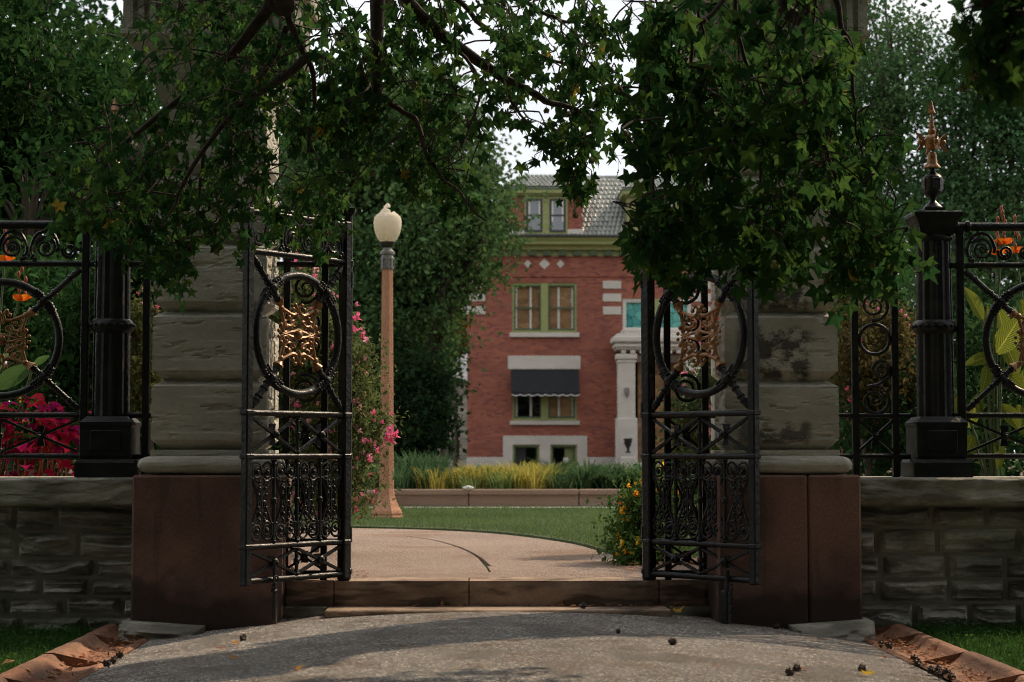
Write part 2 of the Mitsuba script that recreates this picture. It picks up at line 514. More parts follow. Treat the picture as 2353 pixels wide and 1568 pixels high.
rough('mat_brick', brick, brick_bump, .006)
rough('mat_trim', lambda p, n, uv: mix([.38, .355, .315], [.50, .47, .425], fbm(p.x * 1.5, p.y * 1.5, p.z * 2.2, 4)))
rough('mat_olive', lambda p, n, uv: mix([.20, .225, .085], [.25, .275, .11], fbm(p.x * 2, p.y * 2, p.z * 5, 3)), None, 1, .5)
rough('mat_darkgreen', lambda p, n, uv: mix([.05, .075, .035], [.07, .095, .045], fbm(p.x * 2, p.y * 2, p.z * 5, 3)), None, 1, .5)


def tile_fn(p, n, uv):
    r = cell_rand(dr.floor(p.x / .19), dr.floor(p.z / .21), 5)
    c = mix([.065, .078, .066], [.15, .157, .138], r)
    return c * (.8 + .4 * fbm(p.x * 2, p.y * 2, p.z * 2, 4))


scene['mat_tile'] = {'type': 'twosided', 'bsdf': {'type': 'principled', 'base_color': proc(tile_fn), 'roughness': .30, 'specular': .7}}
bsdf('mat_copper', {'type': 'twosided', 'bsdf': {'type': 'principled', 'base_color': rgb(.14, .19, .16), 'roughness': .6}})
bsdf('mat_pane', {'type': 'thindielectric'})
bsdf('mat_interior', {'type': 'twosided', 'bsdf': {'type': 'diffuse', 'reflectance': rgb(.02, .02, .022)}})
bsdf('mat_curtain', {'type': 'twosided', 'bsdf': {'type': 'diffuse', 'reflectance': rgb(.55, .54, .5)}})
bsdf('mat_paleframe', {'type': 'twosided', 'bsdf': {'type': 'principled', 'base_color': rgb(.5, .49, .44), 'roughness': .5}})
rough('mat_blind', lambda p, n, uv: mix([.16, .085, .035], [.36, .21, .095], noise(p.x * 1.5, 0.0, dr.floor(p.z / .2) * 3.1)), None, 1, .6)
rough('mat_awning', lambda p, n, uv: mix([.008, .009, .012], [.015, .016, .019], fbm(p.x * 3, p.y * 3, p.z * 3, 3)), None, 1, .8)
bsdf('mat_braid', {'type': 'twosided', 'bsdf': {'type': 'diffuse', 'reflectance': rgb(.6, .6, .6)}})


def stained(p, n, uv):
    d1, d2, r = voronoi(p.x * 3.2, p.z * 3.2)
    c = mix([.03, .22, .22], [.16, .48, .42], r)
    return mix([.02, .03, .03], c, smoothstep(.03, .07, d2 - d1))


rough('mat_stained', stained, None, 1, .25)
rough('mat_greystone', lambda p, n, uv: mix([.16, .15, .13], [.3, .28, .245], cell_rand(dr.floor(p.x / .6 + dr.floor(p.z / .3) * .37), 0, dr.floor(p.z / .3))), lambda p, n, uv: fbm(p.x * 4, p.y * 4, p.z * 9, 3), .05)
rough('mat_shingle', lambda p, n, uv: mix([.07, .075, .08], [.17, .17, .18], cell_rand(dr.floor(p.x / .3 + dr.floor(p.z / .16) * .37), 0, dr.floor(p.z / .16))), None, 1, .35, .6)
rough('mat_bark', lambda p, n, uv: mix([.035, .03, .024], [.10, .085, .065], fbm(p.x * 14, p.y * 14, p.z * 5, 4)), lambda p, n, uv: fbm(p.x * 22, p.y * 22, p.z * 7, 4), .02)
rough('mat_twig', lambda p, n, uv: mix([.022, .017, .013], [.07, .052, .036], fbm(p.x * 30, p.y * 30, p.z * 30, 3)))
VC = {'type': 'mesh_attribute', 'name': 'vertex_color'}
bsdf('mat_leaf', {'type': 'principledthin', 'base_color': VC, 'roughness': .24, 'diff_trans': .95, 'eta': 1.55})
bsdf('mat_matteleaf', {'type': 'principledthin', 'base_color': VC, 'roughness': .6, 'diff_trans': .6, 'eta': 1.35})
bsdf('mat_tinted', {'type': 'twosided', 'bsdf': {'type': 'principled', 'base_color': VC, 'roughness': .7}})


def canna(p, n, uv):
    side = dr.abs(uv.x - .5) * 2
    s = dr.abs(dr.sin((uv.y * 1.0 - side * .42) * 40.0))
    c = mix([.03, .07, .014], [.19, .21, .03], smoothstep(.25, .9, s))
    return mix([.30, .30, .06], c, smoothstep(.03, .07, side))


bsdf('mat_canna', {'type': 'principledthin', 'base_color': proc(canna), 'roughness': .45, 'diff_trans': 1.0, 'eta': 1.4})


def cannagreen(p, n, uv):
    side = dr.abs(uv.x - .5) * 2
    s = dr.abs(dr.sin((uv.y - side * .42) * 62.0))
    return mix([.06, .13, .04], [.09, .17, .055], s)


bsdf('mat_cannagreen', {'type': 'principledthin', 'base_color': proc(cannagreen), 'roughness': .45, 'diff_trans': .8, 'eta': 1.4})
# ------------------------------------------------------------------ ground, drive, step, path
def sheet(xs, ys, zf):
    X, Y = np.meshgrid(xs, ys)
    v = np.stack([X, Y, zf(X, Y)], -1).reshape(-1, 3)
    i = np.arange(len(v)).reshape(len(ys), len(xs))
    return M().add(v, np.stack([i[:-1, :-1], i[:-1, 1:], i[1:, 1:], i[1:, :-1]], -1).reshape(-1, 4))


def structure(name, mesh, mat, smooth=False, **kw):
    k = put(name, mesh, mat, None, smooth, **kw)
    return lab(k, kind='structure')


def ground_z(X, Y):
    lo = -0.33 + 0.015 * meshkit.fbm(np.stack([X * 1.3, Y * 1.3, X * 0], -1), 3)
    return np.where(Y < 12.15, np.where((X > -2.5) & (X < 2.85), -0.40, lo), -0.03)


gx = np.concatenate([[-400, -60, -25], np.linspace(-12, -2.5, 24), np.linspace(-2.49, 2.84, 6), np.linspace(2.85, 12, 24), [25, 60, 400]])
gy = np.concatenate([[-60, -20], np.linspace(-4, 12.149, 40), [12.15, 14, 20, 40, 90, 250, 900]])
structure('ground', sheet(gx, gy, ground_z), 'mat_turf', 40)


def drive_z(X, Y):
    return -0.168 - 0.031 * (X - 0.15) ** 2 + 0.006 * (meshkit.fbm(np.stack([X * 1.5, Y * 1.5, X * 0 + 3], -1), 3) - .5)


structure('drive', sheet(np.linspace(-2.0, 2.34, 40), np.linspace(-12, 12.12, 110), drive_z), 'mat_asphalt', 40)


def kerb(side):
    """the red gutter kerb along one edge of the drive, in segments"""
    prof = np.array([[0.0, -.31], [.02, -.295], [.08, -.312], [.15, -.318], [.20, -.306], [.245, -.275], [.26, -.258], [.28, -.248], [.325, -.249], [.34, -.262], [.342, -.42]])
    key = numbered('kerb')
    lab(key, kind='structure')
    x0 = 2.33 if side > 0 else -1.99
    ends = [12.0 - .25, 11.1, 10.05, 9.0, 7.9, 6.8]
    rg = np.random.default_rng(5 + side)
    for a, b in zip(ends[:-1], ends[1:]):
        ys = np.linspace(a - .010, b + .010, 14)
        dz, dx = rg.uniform(-.006, .006), rg.uniform(-.006, .006)
        v = []
        for y in ys:
            wob = (meshkit.fbm(np.stack([prof[:, 0] * 9, prof[:, 1] * 9 + y * 7, prof[:, 0] * 0 + side], -1), 3) - .5) * .0025
            wob[:2] *= .3
            v.append(np.stack([x0 + side * (prof[:, 0] + dx), np.full(len(prof), y), prof[:, 1] + dz + wob], -1))
        v = np.concatenate(v)
        k = len(prof)
        i = np.arange(len(v)).reshape(len(ys), k)
        m = M().add(v, np.stack([i[:-1, :-1], i[:-1, 1:], i[1:, 1:], i[1:, :-1]], -1).reshape(-1, 4))
        for r in (0, len(ys) - 1):
            for j in range(1, k - 1):
                m.add(v[[r * k, r * k + j, r * k + j + 1]], [[0, 1, 2]])
        put('segment', m, 'mat_kerb', key, 35)


kerb(-1)
kerb(1)

# threshold slab, then the step in four blocks
SY = 12.09
structure('threshold', M().box([(PX(752, 11.9) + PX(1536, 11.9)) / 2, 11.93, -.21], [PX(1536, 11.9) - PX(752, 11.9), .36, .10], bevel=.008), 'mat_stepstone')
lab('step', kind='structure')
numbered('step')
jx = [-1.246, PX(767, SY, 1350), PX(1077.6, SY, 1350), PX(1515, SY, 1350), 1.486]
for i in range(4):
    w = jx[i + 1] - jx[i] - .008
    m = rock((w, .40, .262), 40 + i, .012, 14, 7, .014)
    put('block', m.moved(np.eye(3), [(jx[i] + jx[i + 1]) / 2, SY + .2, -.131]), 'mat_stepstone', 'step', 50)
for i, (xa, xb) in enumerate(((640, 752), (1538, 1640))):
    put('footing', rock((PX(xb, 12.0) - PX(xa, 12.0), .2, .11), 60 + i, .012, 9, 4).moved(np.eye(3), [(PX(xa, 12.0) + PX(xb, 12.0)) / 2, 12.07, -.215]), 'mat_wallstone', 'step', 50)

edge = [(1.50, 12.45), (1.72, 13.2), (1.62, 13.9), (PX(1430, 15.0, 1278), 15.0), (PX(1300, 17.5, 1245), 17.5), (PX(1100, 19.85, 1222), 19.85), (PX(815, 21.07, 1212), 21.07), (-4.0, 21.6), (-9.0, 21.9)]
inner = [(-9.0, 19.9), (-4.6, 19.5), (-2.9, 18.6), (-2.0, 16.8), (-1.55, 14.8), (-1.28, 13.2), (-1.26, 12.45)]
oc = curve([(x, y, 0) for x, y in edge], 40)[:, :2]
ic = curve([(x, y, 0) for x, y in inner], 30)[:, :2]
path_poly = Polygon(np.vstack([oc, ic]))
crack = LineString(curve([P(935, 1232, 18.9), P(1000, 1240, 18.0), P(1060, 1257, 16.5), P(1098, 1277, 15.1), P(1125, 1300, 13.8)], 30)[:, :2]).buffer(.016)
crack2 = LineString(curve([P(1100, 1280, 14.9), P(1117, 1300, 13.8), P(1126, 1314, 13.1)], 16)[:, :2]).buffer(.009)
structure('path', M().slab(path_poly.difference(crack).difference(crack2), -.10, -.004), 'mat_aggregate')
structure('bed', M().slab(Polygon([(1.3, 12.5), (1.74, 13.2), (1.64, 13.9), (1.3, 14.7), (1.25, 15.2), (3.0, 16.5), (7, 16.5), (7, 12.55)]), -.08, .012)
          .slab(Polygon([(-8, 12.55), (-1.30, 12.55), (-1.33, 13.3), (-1.62, 14.9), (-2.1, 17.0), (-3.2, 18.4), (-8, 18.8)]), -.08, .013), 'mat_soil')
lawn_edge = [tuple(p) for p in oc[9:]]
lawn_poly = Polygon([(x + .02, y + .03) for x, y in lawn_edge] + [(-14, 22.0), (-14, 28.5), (14, 28.5), (14, 14.6), (1.4, 14.6)]).buffer(0)
structure('lawn', M().slab(lawn_poly, -.06, .016), 'mat_turf')
structure('walk', M().slab(sbox(-20, 28.5, 20, 29.2), -.06, .02), 'mat_concrete')

# ------------------------------------------------------------------ raised planter before the house
PWY = 29.1
t = thing('planter_wall', 'low brown concrete retaining wall between lawn and ornamental grasses', 'wall')
seams = [-14, -9.2, PX(795, PWY), PX(1077, PWY), PX(1330, PWY), PX(1430, PWY) + .9, 7.5, 12]
for i in range(len(seams) - 1):
    w = seams[i + 1] - seams[i] - .01
    m = M().box([(seams[i] + seams[i + 1]) / 2, PWY + .14, .115], [w, .26, .19], bevel=.012)
    put('panel', m.box([(seams[i] + seams[i + 1]) / 2, PWY + .12, .245], [w, .34, .085], bevel=.014), 'mat_planter', t)
structure('planting_bed', sheet(np.linspace(-40, 30, 12), np.array([29.3, 33, 40, 60, 79]), lambda X, Y: .22 + (Y - 29) * .002), 'mat_soil')

# ------------------------------------------------------------------ gate pillars
def pillar(cs, cp, side):
    """cs, cp: x of the shaft's and the plinth's centre"""
    t = thing('gate_pillar', {-1: 'limestone gate pillar on the left, clean grey blocks above a dark red plinth', 1: 'limestone gate pillar on the right, its blocks blotched with black stains'}[side], 'pillar', 'gate pillars')
    yc = 12.05
    h = .448
    zt = PZ(1092, 11.6)
    # the plinth: two red stones with an open joint, top arris rounded
    j = PX(1856, 11.6)
    for a, b in (((cp - h, j - .003), (j + .003, cp + h)) if side > 0 else ((cp - h, cp + h),)):
        m = M().box([(a + b) / 2, yc, (zt - .42) / 2], [b - a, 2 * h, zt + .42], bevel=.014)
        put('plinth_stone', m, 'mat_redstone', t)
    z0, z1 = zt + .002, PZ(1048, 11.62)
    # torus
    prof = [(.365, z0), (.400, z0 + .006)]
    for k in range(9):
        a = -math.pi / 2 + math.pi * k / 8
        prof.append((.372 + .060 * math.cos(a), (z0 + z1) / 2 + (z1 - z0) / 2 * .94 * math.sin(a)))
    prof.append((.366, z1))
    rings, vv = 4 * 7, []
    n = 8
    for r, z in prof:
        cx = r - .04
        for q in range(4):
            for i in range(5):
                a = math.radians(-135 + 90 * q) - math.pi / 4 + math.pi / 2 * i / 4
                sx, sy = [(-1, -1), (1, -1), (1, 1), (-1, 1)][q]
                vv.append([cs + sx * cx + .04 * math.cos(a), yc + sy * cx + .04 * math.sin(a), z])
    vv = np.array(vv).reshape(len(prof), 20, 3)
    vv += ((meshkit.fbm(vv * np.array([7, 7, 16]), 3, 4 + side) - .5) * .022)[..., None] * np.array([1, 1, .6])
    i = np.arange(len(prof) * 20).reshape(len(prof), 20)
    i2 = np.roll(i, -1, 1)
    m = M().add(vv.reshape(-1, 3), np.stack([i[:-1], i2[:-1], i2[1:], i[1:]], -1).reshape(-1, 4))
    put('torus', m, 'mat_limestone', t, 50)
    m = M().square_stack([(.362, z1), (.362, z1 + .038)], (cs, yc, 0))
    put('fillet', m, 'mat_limestone', t)
    # rusticated blocks
    pitch = 159.5 * 11.69 / FPX
    zb, hw = z1 + .040, .361
    k = 0
    top = PZ(205, 11.69)
    rg = np.random.default_rng(3 + side)
    while zb < top - .2:
        c0, c1, dp = .060, .040, .066
        hwk = hw - .003 * k
        m = M().square_stack([(hwk - dp, 0), (hwk, c0), (hwk, pitch - c1), (hwk - dp, pitch)], (0, 0, 0)).out()
        m = trimesh.Trimesh(*trimesh.remesh.subdivide_to_size(m.vertices, m.faces, .028))
        v = np.array(m.vertices)
        wv = v + [cs * 3, 0, zb]
        out = np.stack([v[:, 0] * (np.abs(v[:, 0]) > hwk - dp - .004), v[:, 1] * (np.abs(v[:, 1]) > hwk - dp - .004), v[:, 2] * 0], 1)
        out /= np.linalg.norm(out, axis=1, keepdims=True) + 1e-9
        e1 = hwk - np.minimum(np.abs(v[:, 0]), np.abs(v[:, 1]))
        arris = np.clip(1 - e1 / .03, 0, 1) + np.clip(1 - np.abs(v[:, 2] - c0) / .03, 0, 1) * .7 + np.clip(1 - np.abs(v[:, 2] - pitch + c1) / .03, 0, 1) * .7
        chip = np.clip(meshkit.fbm(wv * [9, 9, 14], 3, 8) - .52, 0, 1) * .035 * np.clip(arris, 0, 1)
        ledge = .012 * np.clip((meshkit.fbm(wv * [7, 7, 30], 4, 6) - .61) * 12, 0, 1)
        inner = (v[:, 2] > .004) & (v[:, 2] < pitch - .004)
        v -= out * ((chip + ledge + .003 * meshkit.fbm(wv * 18, 3, 2)) * inner)[:, None]
        put('block', (v + [cs, yc, zb], np.array(m.faces)), 'mat_limestone', t, 14)
        zb += pitch
        k += 1
    # flaring capital, ribbed frieze and a pyramid cap
    prof3 = [(.315, 0), (.33, .03), (.345, .08), (.375, .16), (.42, .25), (.475, .33), (.53, .39), (.545, .41), (.545, .44)]
    put('capital', M().square_stack(prof3, (cs, yc, zb)), 'mat_limestone', t)
    m = M().square_stack([(.515, .44), (.515, .70)], (cs, yc, zb))
    for q in range(15):
        o = -.49 + .07 * q
        for s in (-1, 1):
            m.box([cs + o, yc + s * .523, zb + .57], [.035, .03, .24])
            m.box([cs + s * .523, yc + o, zb + .57], [.03, .035, .24])
    put('frieze', m, 'mat_limestone', t)
    put('cap', M().square_stack([(.60, .70), (.61, .73), (.61, .82), (.56, .86), (.10, 1.35), (0.02, 1.38)], (cs, yc, zb)), 'mat_limestone', t)
    # rough footing stone that sticks out at the outer foot
    fx = cp + side * .22
    m = rock((.50, .34, .16), 83 + side, .11, 22, 9, .05)
    tl = math.radians(-4 * side)
    put('footing', m.moved([[math.cos(tl), 0, math.sin(tl)], [0, 1, 0], [-math.sin(tl), 0, math.cos(tl)]], [fx + .02 * side, 11.56, -.30]), 'mat_wallstone', t, 14, label='rough pale footing stone under the red plinth')
    return t


pillar(-1.688, -1.697, -1)
pillar(1.905, 1.932, 1)

# ------------------------------------------------------------------ garden walls
def garden_wall(x0, x1, side, label):
    t = thing('garden_wall', label, 'wall', 'rock-faced garden walls')
    rg = np.random.default_rng(77 + side)
    ct = .668
    put('core', M().box([(x0 + x1) / 2, 12.345, .07], [abs(x1 - x0), .65, .86]), 'mat_mortar', t)
    joints = [x0, x0 - 1.9, x1] if side < 0 else [x0, x0 + 1.62, x1]
    joints.sort()
    for a, b in zip(joints[:-1], joints[1:]):
        m = rock((b - a - .008, .86, .178), 20 + side, .012 if side < 0 else .04, 60, 11, .012)
        put('coping', m.moved(np.eye(3), [(a + b) / 2, 12.31, ct - .09]), 'mat_wallstone', t, 50)
    z = ct - .182
    row = 0
    while z > -.45:
        h = rg.uniform(.115, .175)
        x = x0 + (side * -rg.uniform(0, .3) if row else 0)
        while (x - x1) * side < 0:
            w = rg.uniform(.24, .56)
            xa, xb = x, x + side * w
            a, b = max(min(xa, xb), min(x0, x1)), min(max(xa, xb), max(x0, x1))
            if b - a > .06:
                m = rock((b - a - .034, .12, h - .022), int(rg.integers(1, 9999)), rg.uniform(.10, .16), 25, 13, .024)
                put('stone', m.moved(np.eye(3), [(a + b) / 2, 12.06, z - h / 2]), 'mat_wallstone', t, 12)
            x = xb
        z -= h
        row += 1


garden_wall(-2.149, -4.9, -1, 'rock-faced stone wall left of the gate, smooth coping, half lost in deep shade')
garden_wall(2.383, 5.2, 1, 'rock-faced stone wall right of the gate with a rough hewn coping')

# ------------------------------------------------------------------ ironwork, drawn flat in (u, 0, w) and then stood in place
ZT, Z2, Z3, Z4, Z5, Z6 = 2.305, 2.062, 1.070, .803, .254, .048


def collar(m, p, d, r, w=.012):
    d = np.asarray(d, float) / np.linalg.norm(d)
    p = np.asarray(p, float)
    m.tube([p - d * w, p - d * w * .5, p + d * w * .5, p + d * w], [r * .7, r, r, r * .7], 8)


def gilt_square(c):
    m = M()
    cx, cz = c
    for sx in (-1, 1):
        for sz in (-1, 1):
            def q(pts):
                pts = np.asarray(pts, float)
                return pts * [sx, 1, sz] + [cx, 0, cz]
            m.tube(q(spiral((.088, .105), .060, .014, 200, 1.2, 20)), np.linspace(.0105, .006, 20), 6)
            m.tube(q(spiral((.112, .042), .044, .012, 100, -1.2, 18)), np.linspace(.010, .006, 18), 6)
            m.tube(q(spiral((.042, .062), .034, .010, -60, 1.0, 16)), np.linspace(.009, .005, 16), 6)
            m.tube(q(curve([(.0, 0, .03), (.03, 0, .02), (.075, 0, .012), (.12, 0, .0), (.155, 0, .012)], 12)), np.linspace(.013, .006, 12), 6)
            m.tube(q(curve([(.02, 0, .13), (.05, 0, .122), (.10, 0, .138), (.150, 0, .160), (.172, -.006, .180)], 14)), np.linspace(.013, .012, 14), 6)
            m.tube(q(curve([(.14, 0, .02), (.128, 0, .05), (.142, 0, .10), (.156, 0, .145), (.174, -.006, .178)], 14)), np.linspace(.012, .012, 14), 6)
            m.tube(q(curve([(.0, 0, .10), (.015, 0, .13), (.008, 0, .165), (.03, 0, .185), (.04, 0, .170)], 12)), np.linspace(.012, .006, 12), 6)
            for a, b, r in ((.156, .156, .022), (.05, .158, .015), (.158, .055, .015), (.088, .105, .016), (.110, .046, .014), (.03, .186, .013), (.178, .018, .013)):
                m.ball((cx + sx * a, -.004, cz + sz * b), r, 1, (1, .8, 1))
    m.ball((cx, -.008, cz), .028, 1, (1, .7, 1))
    return m


def circle_field(u0, u1, z0, z1, R=.373):
    """the big ring, its four diagonals with collars, and the gilt centre; yields (name, mesh, material, smooth)"""
    c = ((u0 + u1) / 2, (z0 + z1) / 2)
    a = np.linspace(0, 2 * np.pi, 65)[:-1]
    ring = M().tube(np.stack([c[0] + R * np.cos(a), 0 * a, c[1] + R * np.sin(a)], 1), .026, 10, closed=True)
    yield 'ring', ring, 'mat_iron', 40
    for sx in (-1, 1):
        for sz in (-1, 1):
            far = np.array([c[0] + sx * ((u1 - u0) / 2 - .012), 0, c[1] + sz * ((z1 - z0) / 2 - .02)])
            d = far - np.array([c[0], 0, c[1]])
            L = np.linalg.norm(d)
            d /= L
            o = np.array([c[0], 0, c[1]])
            m = M().tube([o + d * .265, o + d * .30, o + d * .34, o + d * (L - .08), o + d * (L - .03), far], [.016, .021, .019, .019, .022, .016], 8)
            for s in (.29, .335, R + .045, R + .085, L - .09, L - .055):
                collar(m, o + d * s, d, .027, .009)
            yield 'diagonal', m, 'mat_iron', 40
            # acanthus collar where the diagonal crosses the ring
            x = o + d * R
            g = np.cross(d, [0, 1, 0])
            m = M().ball(x + [0, -.012, 0], .034, 2, (1, 1, 1))
            ph = math.atan2(d[2], d[0])
            for s in (-1, 1):
                for k in (1, 2, 3):
                    b = ph + s * (.055 + .055 * k)
                    p = o + np.array([math.cos(b), 0, math.sin(b)]) * R
                    tg = np.array([-math.sin(b), 0, math.cos(b)])
                    collar(m, p, tg, .037 - .0035 * k + (.004 if k == 3 else 0), .012)
                    for y in (-1, 1):
                        m.ball(p + d * .020 * y + [0, -.022, 0], .011, 1)
            for s in (-1, 1):
                m.ball(x + g * .020 * s + [0, -.032, 0], .011, 1)
            a2 = np.linspace(0, 2 * np.pi, 13)[:-1]
            m.tube(np.stack([x[0] + .022 * np.cos(a2), x[1] - .036 + 0 * a2, x[2] + .022 * np.sin(a2)], 1), .006, 5, closed=True)
            yield 'boss', m, 'mat_iron', 40
            # gilt bell at the inner end
            yield 'gilt_bell', M().tube([o + d * .225, o + d * .24, o + d * .258, o + d * .272, o + d * .278], [.012, .018, .030, .036, .010], 10), 'mat_gilt', 40
    yield 'gilt_ornament', gilt_square(c), 'mat_gilt', 40


def cross_field(u0, u1, z0, z1, n):
    """n saltires side by side with rosettes, flared uprights and a baluster between"""
    w = (u1 - u0) / n
    for i in range(n):
        a, b = u0 + i * w, u0 + (i + 1) * w
        m = M()
        cu, cz = (a + b) / 2, (z0 + z1) / 2
        ins = .012
        for p, q in (((a + ins, z0 + .012), (b - ins, z1 - .012)), ((a + ins, z1 - .012), (b - ins, z0 + .012))):
            m.bar([p[0], .0 if p[1] < cz else .003, p[1]], [q[0], .0 if p[1] < cz else .003, q[1]], .016, .024, up=(0, 1, 0))
        yield 'saltire', m, 'mat_iron', False
        h = (z1 - z0) / 2 - .05
        m = M().add(*trap(cu, cz, .012, .026, h))
        yield 'upright', m, 'mat_iron', False
        m = M().tube([[cu, -.012, cz], [cu, -.024, cz], [cu, -.032, cz]], [.024, .026, .016], 12).ball((cu, -.034, cz), .011, 1)
        yield 'rosette', m, 'mat_iron', 40
        if i:
            yield 'baluster', baluster(a, z0, z1), 'mat_iron', 40


def trap(cu, cz, w0, w1, h):
    v = []
    for y in (.010, .024):
        for z, w in ((-h, w1), (0, w0), (h, w1)):
            v += [[cu - w, y, cz + z], [cu + w, y, cz + z]]
    f = []
    for o in (0, 6):
        f += [[o, o + 1, o + 3, o + 2], [o + 2, o + 3, o + 5, o + 4]]
    f += [[0, 2, 8, 6], [2, 4, 10, 8], [1, 7, 9, 3], [3, 9, 11, 5], [0, 6, 7, 1], [4, 5, 11, 10]]
    return v, f


def baluster(u, z0, z1):
    c = (z0 + z1) / 2
    prof = [(.02, z0 + .006), (.02, z0 + .016), (.012, z0 + .022), (.017, z0 + .03), (.0105, z0 + .042), (.0125, c - .02), (.02, c - .012), (.02, c + .012), (.0125, c + .02), (.0105, z1 - .042), (.017, z1 - .03), (.012, z1 - .022), (.02, z1 - .016), (.02, z1 - .006)]
    return M().lathe(prof, (u, 0, 0), 8)


def lyre(u0, u1, z0, z1):
    m = M()
    c, w, h = (u0 + u1) / 2, (u1 - u0) / 2 - .012, (z1 - z0)
    zc = (z0 + z1) / 2
    for s in (-1, 1):
        def q(pts):
            return np.asarray(pts, float) * [s, 1, 1] + [c, 0, zc]
        H = h / 2 - .022
        for v in (-1, 1):
            def qq(pts):
                return np.asarray(pts, float) * [s, 1, v] + [c, 0, zc]
            rr = w * .46
            m.tube(qq(curve([(w * .36, 0, 0), (w * .44, 0, H * .16), (w * .80, 0, H * .48), (w * .98, 0, H * .72), (w * .86, 0, H * .93), (w * .5, 0, H * 1.0), (w * .14, 0, H * .92), (w * .04, 0, H * .74)], 26)), np.linspace(.009, .0075, 26), 5)
            m.tube(qq(spiral((w * .47, H * .76), rr, .010, 20, -1.5, 20)), np.linspace(.0075, .006, 20), 5)
            m.ball(qq([(w * .47, -.004, H * .76)])[0], .014, 1)
            m.tube(qq(curve([(w * .98, 0, H * .62), (w * .70, 0, H * .56), (w * .42, 0, H * .52), (w * .08, 0, H * .60)], 10)), .007, 5)
            # inner lyre
            m.tube(qq(curve([(w * .16, 0, 0), (w * .2, 0, H * .14), (w * .40, 0, H * .30), (w * .38, 0, H * .42), (w * .16, 0, H * .44), (w * .10, 0, H * .34)], 18)), .0068, 5)
            m.ball(qq([(w * .26, -.004, H * .33)])[0], .013, 1)
            m.ball(qq([(w * .36, -.003, H * .17)])[0], .011, 1)
            m.ball(qq([(w * .24, -.003, H * .5)])[0], .010, 1)
            m.ball(qq([(w * .92, -.003, H * .58)])[0], .010, 1)
        m.tube(q([(w * .34, 0, 0), (w * .12, 0, 0)]), .007, 5)
    m.bar([c, 0, zc - h * .24], [c, 0, zc + h * .24], .010, .012)
    return m


def top_scrolls(u0, u1, z0, z1, n):
    """the frieze: pairs of a large and a small spiral"""
    w = (u1 - u0) / n
    h = z1 - z0
    for i in range(n):
        a = u0 + i * w
        flip = 1 if i % 2 == 0 else -1
        c = a + w / 2
        R = min(h * .36, w * .30)
        m = M()

        def q(pts):
            return np.asarray(pts, float) * [flip, 1, 1] + [c, 0, z0]
        m.tube(q(spiral((-w * .18, h * .42), R, .012, 150, -1.9, 30)), np.linspace(.012, .008, 30), 6)
        m.tube(q(spiral((-w * .18, h * .42), .02, .004, 0, 1, 8)), .011, 6)
        m.tube(q(spiral((w * .29, h * .32), h * .24, .012, 165, 1.8, 26)), np.linspace(.011, .007, 26), 6)
        m.tube(q(curve([(-w * .40, 0, h * .02), (-w * .46, 0, h * .4), (-w * .34, 0, h * .84), (-w * .06, 0, h * .88), (w * .08, 0, h * .5), (w * .06, 0, h * .3)], 22)), .011, 6)
        for b in ((-w * .44, h * .10), (-w * .41, h * .16), (-w * .36, h * .06)):
            m.ball(q([(b[0], -.01, b[1])])[0], .013, 1)
        yield 'scroll', m, 'mat_iron', 40


def rail(u0, u1, z, r=.019):
    return M().tube([[u0, 0, z], [u1, 0, z]], r, 10).bar([u0, .012, z - .004], [u1, .012, z - .004], .022, .030)


def stand(parts, parent, o, e, mirror=1):
    """o: foot point, e: direction of u on the ground; the front (-n) side faces the eye"""
    e = np.asarray(e, float) / np.linalg.norm(e)
    nrm = np.array([-e[1], e[0]])
    if nrm[1] < 0:
        nrm = -nrm
    R = np.array([[e[0], nrm[0], 0], [e[1], nrm[1], 0], [0, 0, 1.0]])
    det = np.linalg.det(R)
    holder = {}
    for name, m, mat, sm in parts:
        m.moved(R, [o[0], o[1], o[2] if len(o) > 2 else 0])
        if det < 0:
            m.f = [f[:, ::-1] for f in m.f]
        up = holder.get({'rosette': 'saltire', 'upright': 'saltire', 'boss': 'diagonal', 'gilt_bell': 'diagonal'}.get(name), parent)
        holder[name] = put(name, m, mat, up, sm)


